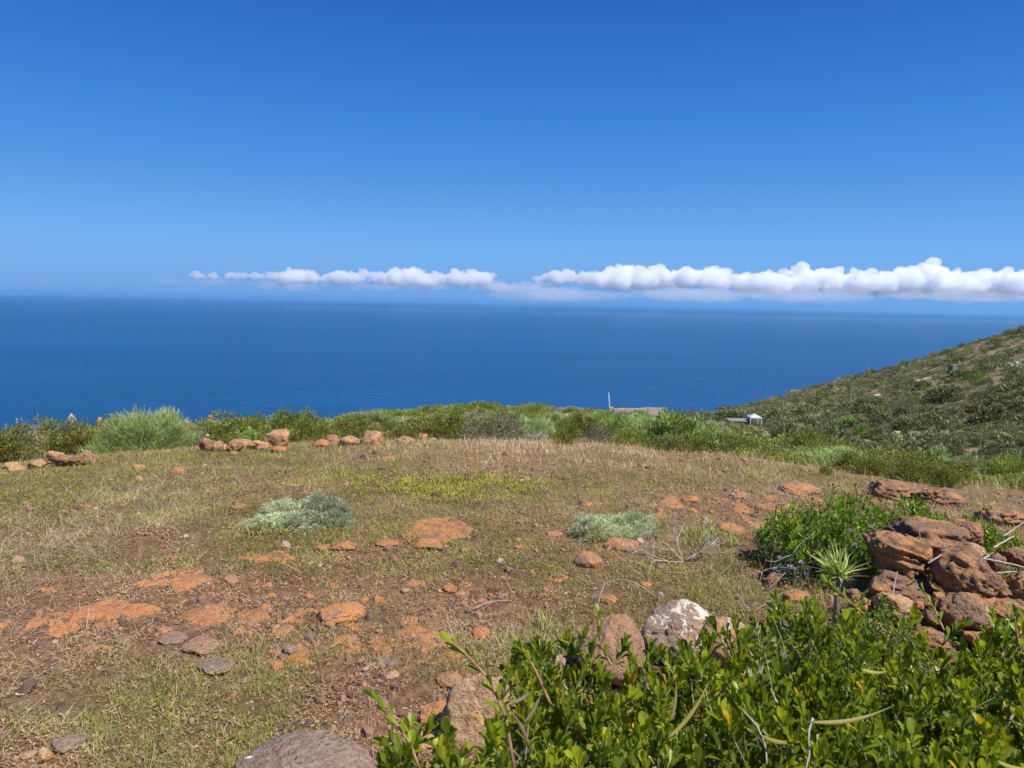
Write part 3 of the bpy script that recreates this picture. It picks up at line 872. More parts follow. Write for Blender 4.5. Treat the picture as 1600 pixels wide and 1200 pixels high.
# the three pale stones behind the near shrub and the foreground boulder
def trock(name, px, pyt, dep, w_, d_, label, mt, **kw):
    "a stone on the ground whose top shows at px, pyt"
    c = P(px, pyt, dep); g_ = zg(c[0], c[1] + d_ * .2)
    return rock(name, (c[0], c[1] + d_ * .1, g_), (w_, d_, (c[2] - g_) / .8), label, mt, sink=.2, group=DG, **kw)
trock('boulder', 1072, 949, 3.3, .40, .36, 'brown boulder blotched with white lichen behind the leafy shrub', 'rock_lichen', seed=41, n=5, planes=7, sharp=9)
trock('boulder', 960, 974, 3.1, .32, .34, 'smooth reddish brown boulder leaning against the lichen boulder', 'rock_spotless', seed=53, n=5, planes=9, rough=.7, sharp=7)
trock('stone', 1135, 972, 3.2, .26, .28, 'brown stone behind the lichen boulder, on its far side from the smooth one', 'rock_spot', seed=43, n=5)
grock(873, 1052, 36, 28, 'small reddish stone with a white spot peeping out of the shrub', 'rock_spot', .9, group=DG)
grock(945, 1068, 22, 34, 'narrow pinkish stone showing between the leaves', 'rock_spot', .9, group=DG)
bb = trock('boulder', 462, 1205, 2.28, .52, .46, 'wide smooth grey and pink boulder at the bottom edge with a white dropping on it', 'rock_grey', seed=47, n=6, planes=7, rough=.7, sharp=18)

def splat(o, px, py, size, label, seed):
    from mathutils.bvhtree import BVHTree
    me = o.data
    bvh = BVHTree.FromPolygons([o.location + Matrix.Rotation(o.rotation_euler[2], 3, 'Z') @ v.co for v in me.vertices], [tuple(p.vertices) for p in me.polygons])
    v = Vector(ray(px, py)).normalized()
    hit, nrm, _, _ = bvh.ray_cast(Vector((0, 0, CAM_H)), v)
    if hit is None: return
    rng = np.random.default_rng(seed)
    nrm = np.array(nrm); a = unit(np.cross(nrm, [0, 1, .2])); b = np.cross(nrm, a)
    n = 26; V = [np.array(hit) + nrm * .003]
    for ring in (.6, 1.0):
        for k in range(n):
            an = 2 * PI * k / n; q = size * ring * (1 + .45 * math.sin(2 * an + seed) + .25 * math.sin(5 * an) + rng.normal(0, .1))
            c = np.array(hit) + a * q * 1.4 * math.cos(an) + b * q * .55 * math.sin(an)
            cc, nn_, _, _ = bvh.find_nearest(Vector(c)); V.append(np.array(cc) + np.array(nn_) * (.0035 if ring < 1 else .0008))
    F = [(0, 1 + k, 1 + (k + 1) % n) for k in range(n)] + [(1 + k, 1 + n + k, 1 + n + (k + 1) % n, 1 + (k + 1) % n) for k in range(n)]
    mb = MB(); mb.raw(np.array(V) - np.array(o.location), F)
    q = mb.build('white_dropping', M['white_paint'], o, True); q['label'] = label
splat(bb, 388, 1184, .012, 'chalky white bird dropping', 3)

# ------------------------------------------------------------------ heap of stones
HP = 'stones of the loose heap'
pile = [  # px, py, w px, h px, depth, label, tilt, strata, seed
 (1452, 842, 128, 56, 3.42, 'broad flat layered slab on top of the stone heap', (0, .10), 1.2, 201),
 (1408, 868, 108, 66, 3.22, 'rounded layered stone under the topmost slab of the heap', (0, .32), 1.4, 202),
 (1512, 898, 112, 78, 3.05, 'reddish block wedge-leaning across the middle of the heap', (0, .5), .4, 203),
 (1402, 918, 100, 46, 3.12, 'shadowed brown stone beneath the rounded layered one', (0, .1), .6, 204),
 (1400, 952, 80, 48, 2.92, 'tan stone with a sunlit face low in the heap', (0, .35), .5, 205),
 (1506, 958, 84, 60, 2.85, 'grey-orange pitted stone below the reddish block', (0, .25), .5, 206),
 (1575, 968, 70, 50, 2.85, 'dark brown stone at the low outer corner of the heap', (0, .1), .5, 207),
 (1369, 983, 54, 28, 2.72, 'pinkish flat stone at the foot of the heap', (0, 0), .2, 208),
 (1523, 866, 46, 30, 3.32, 'tan stone filling the gap beside the topmost slab', (0, .2), .3, 209),
 (1516, 832, 42, 34, 3.62, 'plain reddish stone behind the topmost slab', (0, .3), .2, 210),
 (1552, 882, 34, 36, 3.25, 'dark round stone under the white sticks', (0, 0), .2, 211),
 (1590, 872, 46, 30, 3.35, 'long reddish stone behind the white sticks', (0, 0), .3, 212),
 (1592, 915, 44, 44, 3.05, 'grey stone at the outer border of the heap', (0, 0), .3, 213),
 (1496, 820, 28, 20, 3.85, 'small reddish stone farthest back on the heap', (0, 0), .2, 214),
 (1456, 965, 24, 22, 2.82, 'small purplish stone between the tan and the pitted stone', (0, 0), .2, 215),
 (1436, 946, 15, 13, 2.86, 'bright orange pebble caught between two stones of the heap', (0, 0), .1, 216),
 (1468, 936, 26, 20, 2.95, 'small grey stone under the lower edge of the reddish block', (0, 0), .1, 217),
 (1540, 938, 30, 20, 2.95, 'little dark stone tucked behind the pitted one', (0, 0), .1, 218),
 (1346, 944, 36, 24, 2.95, 'brown stone at the shaded leafy side of the heap', (0, 0), .2, 219),
 (1562, 925, 34, 16, 3.0, 'low brown stone beside the small leafy sprig', (0, 0), .2, 220),
 (1332, 928, 24, 18, 3.05, 'reddish pebble half in the shade of the heap', (0, 0), .1, 221),
 (1450, 1000, 60, 40, 2.75, 'base stone of the heap almost hidden by leaves', (0, 0), .3, 222),
 (1540, 1005, 70, 40, 2.75, 'hidden base stone of the heap at its outer side', (0, 0), .3, 223),
]
for px, py, wp, hp, dep, lab, tl, stt, sd_ in pile:
    dep *= 1.14
    s = dep / FPX
    rock('heap_stone', P(px, py, dep), (wp * s * 1.0, wp * s * .9, hp * s * 1.08), lab, 'rock_pile' if sd_ not in (205, 209, 216, 208) else ('rock_tan' if sd_ != 216 else 'rock_orange'),
         tilt=tl, seed=sd_, n=5 if wp > 40 else 4, sink=.5, group=HP, strata=stt * 1.3, rough=1.3, planes=8, cat='rock', sharp=9)
for k in range(9):
    px = 1370 + 28 * k
    rock('heap_stone', P(px, 948 + 14 * (k % 3), 3.7), (.23, .25, .22), 'shaded inner stone in the gaps of the heap', 'rock_pile', seed=240 + k, n=4, sink=.5, group=HP + ' inner')

# ------------------------------------------------------------------ tumbled wall stones along the field edge
WG = 'tumbled stones along the field edge'
wall = [
 (50, 733, 32, 16, 'low tan stone beside a taller one in front of the left shrubs', 'rock_wall'), (77, 726, 32, 26, 'brown stone raised on others in front of the left shrubs', 'rock_wall'),
 (101, 730, 42, 19, 'long dark brown stone between the raised and the orange one', 'rock_pile'), (132, 727, 23, 26, 'upright orange stone next to the broom bush', 'rock_wall'),
 (14, 738, 34, 9, 'flat pinkish stone at the picture edge by the shrubs', 'rock_wall'), (322, 706, 34, 26, 'dark red stone topped with a white pebble', 'rock_pile'),
 (339, 707, 18, 20, 'narrow orange stone against the dark red one', 'rock_wall'), (351, 706, 20, 14, 'small orange stone in the low heap', 'rock_wall'),
 (365, 707, 26, 24, 'dark brown stone in the middle of the low heap', 'rock_pile'), (347, 693, 20, 10, 'tan stone lying on top of the low heap', 'rock_wall'),
 (378, 700, 26, 16, 'orange sloping stone at the end of the low heap', 'rock_wall'), (400, 704, 36, 11, 'long flat pink stone between heap and pale block', 'rock_wall'),
 (428, 699, 42, 32, 'large pale tan block leaning in front of a green shrub', 'rock_wall'), (434, 708, 24, 14, 'orange stone below the large pale block', 'rock_orange'),
 (408, 705, 20, 12, 'small purple-brown stone left of the large pale block', 'rock_wall'), (517, 693, 24, 17, 'purplish rounded stone under the green shrub', 'rock_pile'),
 (500, 698, 26, 7, 'low orange stone before the purplish one', 'rock_orange'), (545, 697, 36, 13, 'flat tan stone between the purplish and the pointed one', 'rock_wall'),
 (578, 696, 34, 27, 'pointed tan stone standing up like a tooth', 'rock_wall'), (586, 697, 14, 8, 'small bright orange stone at the foot of the pointed one', 'rock_orange'),
 (632, 694, 28, 8, 'flat tan stone half in the grass past the pointed one', 'rock_wall'), (656, 688, 24, 14, 'reddish stone in front of a low shrub', 'rock_wall'),
 (676, 689, 12, 5, 'tiny tan stone beside the reddish one', 'rock_wall'), (1118, 685, 22, 12, 'pale orange stone among green shrubs', 'rock_wall'),
 (1127, 679, 13, 9, 'purple-red stone above the pale orange one', 'rock_pile'), (1147, 696, 20, 14, 'round pinkish tan stone amid green shrubs', 'rock_wall'),
 (1196, 686, 20, 8, 'flat reddish stone in the shrub band', 'rock_wall'),
]
for px, py, wp, hp, lab, mt in wall:
    grock(px, py, wp, hp, lab, mt, 1.0, deep=.8, group=WG, name='wall_stone', sink=.2, n=4, planes=8, sharp=22, rough=1.5)
pb = rock('pebble', P(325, 681, 14.0), (.07, .06, .045), 'white pebble on top of the dark red wall stone', 'rock_tan', n=3, sink=.5)
pb.data.materials[0] = M['white_paint']

# small anonymous stones
rng = np.random.default_rng(77)
cnt = 0
while cnt < 130:
    d = 2.3 + 5.7 * rng.random() ** 1.2; a = rng.uniform(-37, 37)
    x, y = d * math.sin(R(a)), d * math.cos(R(a))
    if rng.random() > float(bare_w(np.array([x]), np.array([y]))[0]) * 1.2 + .08: continue
    if x > 1.2 and y < 4.2: continue
    s = rng.lognormal(math.log(.028), .45)
    o = rock('small_stone', (x, y, zg(x, y)), (s * rng.uniform(.8, 1.5), s * rng.uniform(.8, 1.2), s * .7), 'small crumbling orange-brown stone among the short dry grass', 'rock_orange' if rng.random() < .62 else 'rock_mixed',
         rz=rng.uniform(0, 6), seed=300 + cnt % 12, n=3, sink=.3, group='small stones scattered over the field')
    cnt += 1

# ------------------------------------------------------------------ leafy shoots (the near shrubs)
def shoots(mb_leaf, mb_stem, tips, dirs, length, rng, leaf=.034, n_leaf=14, wide=.42, tint_up=.12, splay=(18, 62), stem_r=.0022):
    "each shoot: a thin curved stem with obovate leaves spiralling up it"
    n = len(tips)
    ln = length * rng.uniform(.75, 1.25, n)
    base = tips - dirs * ln[:, None]
    a = unit(np.cross(dirs, rand_dirs(n, rng=rng))); b = np.cross(dirs, a)
    j = np.arange(n_leaf)
    t = .25 + .75 * (j + 1) / n_leaf                       # position along the shoot
    ph = rng.uniform(0, 6.28, n)[:, None] + j[None] * 2.4 + rng.normal(0, .25, (n, n_leaf))
    sp = np.radians(np.interp(t, [.25, 1], [splay[1], splay[0]]))[None] + rng.normal(0, .16, (n, n_leaf))
    rad = np.cos(ph)[..., None] * a[:, None] + np.sin(ph)[..., None] * b[:, None]
    dl = unit(np.cos(sp)[..., None] * dirs[:, None] + np.sin(sp)[..., None] * rad + np.array([0, 0, .12]))
    pos = base[:, None] + dirs[:, None] * (ln[:, None] * t[None])[..., None]
    nr = unit(np.cos(sp)[..., None] * -rad + np.sin(sp)[..., None] * dirs[:, None] + rng.normal(0, .22, (n, n_leaf, 3)))
    size = leaf * rng.uniform(.7, 1.2, (n, n_leaf)) * np.interp(t, [.25, .8, 1], [.8, 1.05, .72])[None]
    ti = np.clip(rng.uniform(.0, .62, (n, 1)) + rng.normal(0, .13, (n, n_leaf)) + tint_up * (t[None] - .5), 0, .93)
    ti = np.where(rng.random((n, n_leaf)) < .012, 1.0, ti)
    f = lambda q: q.reshape(-1, 3)
    L = size.ravel()
    mb_leaf.inst(T_OBOV, f(pos), f(dl), f(nr), L, L * wide * rng.uniform(.85, 1.2, len(L)), L, ti.ravel())
    if mb_stem is not None:
        # three sided stem prisms
        tv = np.array([[0, .5, 0], [0, -.25, .43], [0, -.25, -.43], [1, .3, 0], [1, -.15, .26], [1, -.15, -.26]])
        tf = [(0, 1, 4, 3), (1, 2, 5, 4), (2, 0, 3, 5)]
        mb_stem.inst((tv, tf), base, dirs, a, ln, np.full(n, stem_r * 2), np.full(n, stem_r * 2), rng.random(n))
    return base

def near_shrub(name, label, pts_top, rng, leaf, n_shoots, root_z, branch_n=60, center=None, layers=(.35, 1.0), n_leaf=14, group=None, tilt=.38, mat='fore_leaf'):
    "pts_top(n) -> x, y, canopy height above ground"
    x, y, top, lean = pts_top(n_shoots)
    gz = height(x, y)
    fr = rng.uniform(0, 1, n_shoots) ** .55 * (layers[1] - layers[0]) + layers[0]
    z = gz + top * fr
    dirs = unit(np.stack([rng.normal(0, tilt, n_shoots) + lean[0], rng.normal(0, tilt, n_shoots) + lean[1], np.ones(n_shoots)], -1))
    tips = np.stack([x, y, z], -1)
    lf, st = MB(), MB()
    base = shoots(lf, st, tips, dirs, .13, rng, leaf, n_leaf)
    o = empty(name, (0, 0, 0)); 
    # branches that carry the shoots
    idx = rng.choice(n_shoots, branch_n, replace=False)
    for i in idx:
        b = base[i]
        r0 = np.array([center[0] + (b[0] - center[0]) * rng.uniform(.3, .8), center[1] + (b[1] - center[1]) * rng.uniform(.3, .8), 0])
        r0[2] = zg(r0[0], r0[1]) - .02
        mid = (r0 + b) / 2 + rng.normal(0, .05, 3)
        q1 = (r0 * .55 + b * .45) + rng.normal(0, .035, 3); q2 = (r0 * .2 + b * .8) + rng.normal(0, .03, 3)
        st.tube([r0, q1, (q1 + q2) / 2 + rng.normal(0, .015, 3), q2, b], [.007, .0055, .0045, .0035, .002], 5)
    c0 = np.array([center[0], center[1], zg(*center)])
    for part, mbx, mt, sm in (('leaves', lf, M[mat], True), ('branches', st, M['bark'], True)):
        p = mbx.build(part, mt, o, sm); p.location = -c0
    o.location = c0
    return tag(o, label, 'shrub', group)

def front_top(n):
    rng = np.random.default_rng(5)
    X, Y, T = [], [], []
    ts = [-.30, -.17, -.03, .0, .03, .10, .22, .33, .37, .45, .50, .56, .70, 1.0]
    ye = [1.25, 1.40, 1.44, 1.72, 2.02, 2.05, 2.02, 2.10, 2.28, 2.28, 2.10, 2.03, 2.05, 2.05]
    while len(X) < n:
        y = rng.uniform(.95, 2.3); t = rng.uniform(-.26, .92); x = y * t
        e = np.interp(t, ts, ye) + .04 * math.sin(t * 37)
        if y > e: continue
        if float(noise3(np.array([[x * 6.5, y * 6.5, 3.3]]), 19)[0]) < -.28 and rng.random() < .55: continue
        left = t - (-.17 if y > 1.2 else -.20)
        if left < 0: continue
        edge = min(1, (e - y) / .20 + .68, left / .08 + .95)
        top = (.69 + .055 * min(1, max(0, (t - .04) / .22)) + .12 * min(1, max(0, (.015 - t) / .03))) * edge + .055 * float(noise3(np.array([[x * 4.5, y * 4.5, 0]]), 8)[0]) + .035 * float(noise3(np.array([[x * 11, y * 11, 0]]), 9)[0])
        X.append(x); Y.append(y); T.append(top)
    X, Y, T = map(np.array, (X, Y, T))
    return X, Y, T, (-.03, .05)
SG = 'glossy leaved shrubs growing near the stone heap'
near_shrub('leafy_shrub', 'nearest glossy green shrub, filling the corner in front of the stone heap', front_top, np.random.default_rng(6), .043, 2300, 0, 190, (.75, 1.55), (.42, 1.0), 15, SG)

def blob_top(blobs, seed):
    def f(n):
        rng = np.random.default_rng(seed)
        X, Y, T = [], [], []
        wts = np.array([b[2] * b[3] for b in blobs]); wts = wts / wts.sum()
        for k in rng.choice(len(blobs), n, p=wts):
            cx, cy, rx, ry, h = blobs[k]
            a = rng.uniform(0, 2 * PI); q = math.sqrt(rng.random())
            X.append(cx + rx * q * math.cos(a)); Y.append(cy + ry * q * math.sin(a))
            T.append(h * math.sqrt(max(.06, 1 - .8 * q * q)) * rng.uniform(.85, 1.1))
        return np.array(X), np.array(Y), np.array(T), (0, 0)
    return f
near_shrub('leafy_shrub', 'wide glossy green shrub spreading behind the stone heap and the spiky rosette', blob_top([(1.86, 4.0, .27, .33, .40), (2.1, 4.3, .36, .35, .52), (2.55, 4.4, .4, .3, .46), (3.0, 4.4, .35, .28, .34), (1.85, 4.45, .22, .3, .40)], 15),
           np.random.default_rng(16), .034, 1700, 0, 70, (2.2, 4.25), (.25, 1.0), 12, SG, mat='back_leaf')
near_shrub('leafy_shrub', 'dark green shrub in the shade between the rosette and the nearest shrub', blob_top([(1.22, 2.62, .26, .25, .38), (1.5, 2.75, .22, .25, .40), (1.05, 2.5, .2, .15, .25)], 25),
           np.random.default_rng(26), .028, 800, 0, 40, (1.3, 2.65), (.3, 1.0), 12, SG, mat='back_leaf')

# single shoots standing clear of the near shrub
def lone_shoot(pts, n_leaf, leaf, label, parent_name, seed, rr=.0035):
    rng = np.random.default_rng(seed)
    pts = np.array(pts); 
    s = np.linspace(0, 1, len(pts)); 
    fine = np.linspace(0, 1, 9)
    C = np.stack([np.interp(fine, s, pts[:, k]) for k in range(3)], -1)
    o = empty('leafy_shoot', C[0])
    st = MB(); st.tube(C - C[0], np.linspace(rr, rr * .5, 9), 6)
    st.build('stem', M['stem'], o, True)
    lf = MB(); 
    t = np.linspace(.12, 1, n_leaf)
    pos = np.stack([np.interp(t, fine, C[:, k]) for k in range(3)], -1) - C[0]
    d = unit(np.stack([np.interp(np.minimum(t + .05, 1), fine, C[:, k]) - np.interp(t - .05, fine, C[:, k]) for k in range(3)], -1))
    a = unit(np.cross(d, [0.2, 1, 0.1])); b = np.cross(d, a)
    ph = np.arange(n_leaf) * 2.4 + rng.normal(0, .3, n_leaf); sp = np.radians(np.linspace(48, 12, n_leaf))
    rad = np.cos(ph)[:, None] * a + np.sin(ph)[:, None] * b
    dl = unit(np.cos(sp)[:, None] * d + np.sin(sp)[:, None] * rad)
    nr = unit(np.cos(sp)[:, None] * -rad + np.sin(sp)[:, None] * d + rng.normal(0, .2, (n_leaf, 3)))
    L = leaf * rng.uniform(.8, 1.15, n_leaf)
    lf.inst(T_OBOV, pos, dl, nr, L, L * .42, L, rng.uniform(.2, .75, n_leaf))
    lf.build('leaves', M['fore_leaf'], o, True)
    return tag(o, label, 'shoot', 'leafy shoots standing clear of the near shrub')
lone_shoot([P(806, 1215, 1.25), P(790, 1120, 1.27), P(765, 1062, 1.29), P(728, 1022, 1.3), P(700, 1000, 1.31)], 17, .036, 'longest leafy shoot, arching over the big tan boulder', '', 61)
lone_shoot([P(655, 1200, 1.25), P(640, 1160, 1.26), P(617, 1128, 1.27), P(592, 1098, 1.28)], 12, .034, 'short leafy shoot reaching out over bare soil', '', 62, .003)
lone_shoot([P(860, 1100, 1.5), P(838, 1050, 1.52), P(815, 1010, 1.54)], 11, .034, 'leafy shoot rising beside the yellowish spiky tuft', '', 63)
lone_shoot([P(955, 1040, 1.8), P(940, 1010, 1.82), P(935, 965, 1.84)], 11, .033, 'leafy shoot in front of the smooth reddish boulder', '', 64)
lone_shoot([P(1350, 960, 2.0), P(1320, 935, 2.0), P(1296, 912, 2.0)], 12, .036, 'yellow-green shoot tip standing against the dark shade of the heap', '', 65)
lone_shoot([P(1475, 985, 2.1), P(1462, 955, 2.15), P(1445, 925, 2.2)], 10, .030, 'thin leafy shoot rising before the pitted stone of the heap', '', 66)
lone_shoot([P(1592, 1010, 1.9), P(1588, 985, 1.9), P(1585, 960, 1.9)], 8, .034, 'leafy shoot at the outer side before the dark stone', '', 67)

# ------------------------------------------------------------------ narrow yellow leaves and pods lying on the near shrub
def strip(px0, py0, px1, py1, dep, wdt, mat, label, cat='leaf', seed=0, name='long_leaf'):
    a, b = P(px0, py0, dep), P(px1, py1, dep * 1.02)
    d = b - a; L = np.linalg.norm(d); d /= L
    up = unit(np.cross(np.cross(d, ray((px0 + px1) / 2, (py0 + py1) / 2)), d)) * -1
    sd = np.cross(d, up)
    n = 9; V = []; F = []; wdt *= .7
    for i in range(n):
        t = i / (n - 1); ww = wdt * (math.sin(PI * min(1, t * 1.0 + .06) ** .8) * .9 + .1)
        c = a + d * L * t + up * (.10 * L * math.sin(PI * t) * (.3 if seed % 2 else -.2)) + sd * .06 * L * math.sin(PI * t)
        V += [c - sd * ww / 2, c - up * ww * .18, c + sd * ww / 2]
    for i in range(n - 1):
        for k in (0, 1): F.append((i * 3 + k, i * 3 + k + 1, i * 3 + k + 4, i * 3 + k + 3))
    c0 = V[0].copy()
    mb = MB(); mb.raw(np.array(V) - c0, F, .5)
    o = mb.build(name, M[mat], smooth=True); o.location = c0
    sm = o.modifiers.new('thick', 'SOLIDIFY'); sm.thickness = .0008
    return tag(o, label, cat, 'long narrow leaves lying on the near shrub')
strip(1041, 1156, 1106, 1068, 1.42, .010, 'yellow_leaf', 'longest yellow-green strap leaf slanting up over the shrub')
strip(1047, 1128, 1056, 1064, 1.46, .008, 'yellow_leaf', 'short strap leaf standing upright beside the longest one')
strip(1262, 1128, 1394, 1104, 1.34, .010, 'yellow_leaf', 'bent yellow strap leaf lying almost level on the shrub')
strip(1348, 1046, 1387, 1049, 1.62, .010, 'yellow_leaf', 'short level yellow leaf above the bent one')
strip(1190, 1150, 1250, 1160, 1.35, .010, 'yellow_leaf', 'wilted yellow leaf low in the shrub, left of the bent one')
strip(1560, 1190, 1605, 1200, 1.28, .010, 'yellow_leaf', 'yellow leaf at the very corner of the shrub')
strip(828, 1168, 795, 1108, 1.22, .008, 'brown_pod', 'dark brown pod leaning left in the shrub', 'pod', 1, 'pod')
strip(818, 1130, 846, 1082, 1.24, .006, 'brown_pod', 'thin brown pod crossing the dark one', 'pod', 1, 'pod')
strip(800, 1098, 830, 1080, 1.24, .009, 'brown_pod', 'curved brown pod at the top of a leaf cluster', 'pod', 1, 'pod')

# ------------------------------------------------------------------ oat stalks between the shrubs
def oat(px, py, pxt, pyt, dep, n, seed, label):
    rng = np.random.default_rng(seed)
    a = P(px, py, dep); b = P(pxt, pyt, dep)
    g = np.array([a[0], a[1], zg(a[0], a[1])])
    o = empty('oat_stalk', g)
    s = MB(); mid = (a + b) / 2 + [0, 0, .02]
    path = np.array([g, a, mid, b]) - g
    s.tube(path, [.0016, .0013, .001, .0007], 4); s.build('stalk', M['oat'], o)
    e = MB(); t = rng.uniform(.55, 1.0, n)
    q = np.array([a * (1 - u) + b * u for u in t]) - g + rng.normal(0, .018, (n, 3)) - [0, 0, .012]
    d = unit(np.stack([rng.normal(-.3, .35, n), rng.normal(0, .3, n), rng.normal(-.75, .25, n)], -1))
    nn = unit(np.cross(d, ray(px, py)) * .3 + ray(px, py) * -1)
    L = rng.uniform(.022, .032, n)
    e.inst(T_LEAF, q, d, nn, L, L * .26, L, rng.random(n)); e.inst(T_LEAF, q, d, unit(nn + rng.normal(0, .5, (n, 3))), L, L * .22, L, rng.random(n))
    e.build('ears', M['oat'], o)
    return tag(o, label, 'grass stalk', 'pale oat stalks hanging over the shrub')
oat(1215, 1150, 1195, 1020, 1.7, 7, 1, 'tallest pale oat stalk in front of the dark gap in the shrub')
oat(1190, 1060, 1180, 960, 2.1, 8, 2, 'oat stalk drooping beside the lichen boulder')
oat(1235, 1060, 1208, 965, 2.0, 8, 3, 'oat stalk nodding toward the dark shaded shrub')
oat(1150, 960, 1128, 888, 3.0, 6, 4, 'oat stalk with four green ears above the lichen boulder')
oat(1175, 1130, 1168, 1040, 1.75, 5, 5, 'low oat stalk tangled in the leaves')

# ------------------------------------------------------------------ spiky rosette and yellowish tuft
def tuft(name, loc, n, length, width, mat, label, cat, seed, spread=(.15, 1.1), stems=1, stem_h=0, curve=1.0, group=None, rad=.01, zmin=.05):
    rng = np.random.default_rng(seed)
    o = empty(name, loc)
    lf = MB()
    for k in range(stems):
        off = np.array([rng.normal(0, rad * (stems > 1) * 3), rng.normal(0, rad * (stems > 1) * 3), stem_h * rng.uniform(.7, 1)])
        m = n // stems
        dz = rng.uniform(spread[0], spread[1], m)
        a = rng.uniform(0, 2 * PI, m)
        d = unit(np.stack([np.cos(a) * np.sin(dz), np.sin(a) * np.sin(dz), np.maximum(np.cos(dz), zmin)], -1))
        nn = unit(np.array([0, 0, 1]) - d * d[:, 2:3] + rng.normal(0, .15, (m, 3)))
        L = length * rng.uniform(.6, 1.15, m)
        lf.inst(T_BLADE, off + rng.normal(0, rad, (m, 3)) * [1, 1, .6], d, -nn, L, np.full(m, width) * rng.uniform(.7, 1.2, m), L * curve, rng.random(m))
        if stem_h:
            st = MB() if k == 0 else st
            st.tube([[0, 0, -.02], off * .6 + [0, 0, 0], off], [width * 1.6, width * 1.3, width * 1.1], 6)
    lf.build('leaves', M[mat], o)
    if stem_h: st.build('stem', M['bark'], o, True)
    return tag(o, label, cat, group)
pr = P(1311, 895, 3.3)
tuft('spiky_plant', (pr[0], pr[1], zg(pr[0], pr[1])), 90, .16, .010, 'grass_spiky', 'pale green spiky rosette on a short stem left of the stone heap', 'plant', 3, (.1, 1.25), 1, pr[2] - zg(pr[0], pr[1]), .5, rad=.012)
g = G(862, 1022)[0]
tuft('spiky_plant', g, 110, .16, .006, 'grass_spiky', 'yellowish tuft of narrow leaves beside the smooth reddish boulder', 'plant', 4, (.1, 1.2), 5, 0, .8, rad=.03)
g = G(815, 1000)[0]
tuft('spiky_plant', g, 60, .13, .005, 'grass_spiky', 'smaller yellow-green tuft left of the yellowish one', 'plant', 5, (.1, 1.2), 3, 0, .8, rad=.03)
g = G(1098, 845)[0]
tuft('green_tuft', g, 500, .12, .004, 'leaf', 'small dense green tuft beside the dead branches', 'plant', 6, (.05, 1.0), 14, 0, .6, rad=.03)
g = G(1540, 842)[0]
tuft('green_tuft', g, 300, .14, .005, 'leaf', 'loose green tuft with lilac flowers at the dark boulder', 'plant', 7, (.05, 1.1), 10, 0, .7, rad=.04)
g = G(735, 958)[0]

# ------------------------------------------------------------------ lilac flowers
fl = [(1328, 829, 3.9), (1344, 838, 3.9), (1375, 820, 4.1), (1361, 824, 4.0), (1336, 852, 3.7), (1219, 873, 3.5), (1234, 886, 3.3), (1241, 890, 3.3), (1252, 880, 3.3), (1211, 890, 3.3), (1384, 803, 4.3), (1310, 787, 4.6),
      (1033, 856, 4.6), (1085, 849, 4.7), (1096, 844, 4.7), (1110, 850, 4.6), (1132, 845, 4.7), (1125, 842, 4.7), (1550, 810, 4.4), (1588, 811, 4.4), (1559, 805, 4.4)]
fw = None
for i, (px, py, dp) in enumerate(fl):
    gq = G(px, py)
    c = P(px, py, min(dp, gq[1] - .12 if gq else dp))
    base = np.array([c[0], c[1], zg(c[0], c[1])])
    o = empty('lilac_flower', base)
    s_ = MB(); s_.tube([[0, 0, 0], [.01, 0, (c - base)[2] * .6], c - base], [.0012, .001, .0008], 4); s_.build('stalk', M['leaf'], o)
    h_ = MB(); n = 26; d = rand_dirs(n, .1, 1); 
    h_.inst(T_LEAF, np.tile(c - base, (n, 1)), d, rand_dirs(n), np.full(n, .016), np.full(n, .007), None, RNG.random(n)); h_.build('flower_head', M['flower'], o)
    where = 'in the wide glossy shrub' if i < 12 else ('beside the dead branches' if i < 18 else 'by the dark boulder')
    tag(o, 'small lilac flower head on a thin stalk ' + where, 'flower', 'lilac flowers ' + where)

# ------------------------------------------------------------------ dead branches and sticks
def twig(mb, p, d, L, r, depth, rng, bend=.25):
    n = 5; pts = [np.array(p)]; dd = unit(d)
    for i in range(n):
        dd = unit(dd + rng.normal(0, bend, 3) * .5); pts.append(pts[-1] + dd * L / n)
    mb.tube(pts, np.linspace(r, r * .6, n + 1), 5 if r > .002 else 4)
    if depth > 0:
        for k in range(rng.integers(2, 4)):
            i = rng.integers(2, n + 1)
            nd = unit(dd + rng.normal(0, .65, 3) + [0, 0, .15])
            twig(mb, pts[i], nd, L * rng.uniform(.5, .8), r * .6, depth - 1, rng, bend)
def deadwood(px, py, dirs, L, r, depth, label, seed, cat='branch', name='dead_branch'):
    rng = np.random.default_rng(seed)
    g = G(px, py)[0]
    mb = MB()
    for d in dirs: twig(mb, (0, 0, 0), d, L * rng.uniform(.8, 1.1), r, depth, rng)
    o = mb.build(name, M['dead'], smooth=True); o.location = g
    return tag(o, label, cat, 'dead wood lying about')
deadwood(1068, 878, [(-1, .2, .9), (.9, .4, 1.0), (-.2, .3, 1), (-.9, -.5, .15), (.7, .1, .5)], .28, .0045, 2, 'pale leafless branching bush beyond the lichen boulder', 71)
deadwood(1010, 905, [(-.6, .1, .6), (.4, .3, .8)], .24, .0028, 2, 'thin dark leafless twig below the silvery bush', 72)
deadwood(1195, 925, [(.6, .3, 1.0), (1, .3, .8)], .36, .003, 1, 'bent dry stem leaning over the brown stone at the leafy bush', 73)
deadwood(1120, 905, [(0, 0, 1), (.6, .3, .5), (-.5, .3, .5)], .2, .002, 2, 'upright dry twig in the scrub before the leafy bush', 74)
deadwood(1175, 958, [(-.9, .1, .8), (.3, .2, .9), (1, .1, .6)], .22, .0022, 2, 'tangle of pale twigs beside the oat stalks', 75)
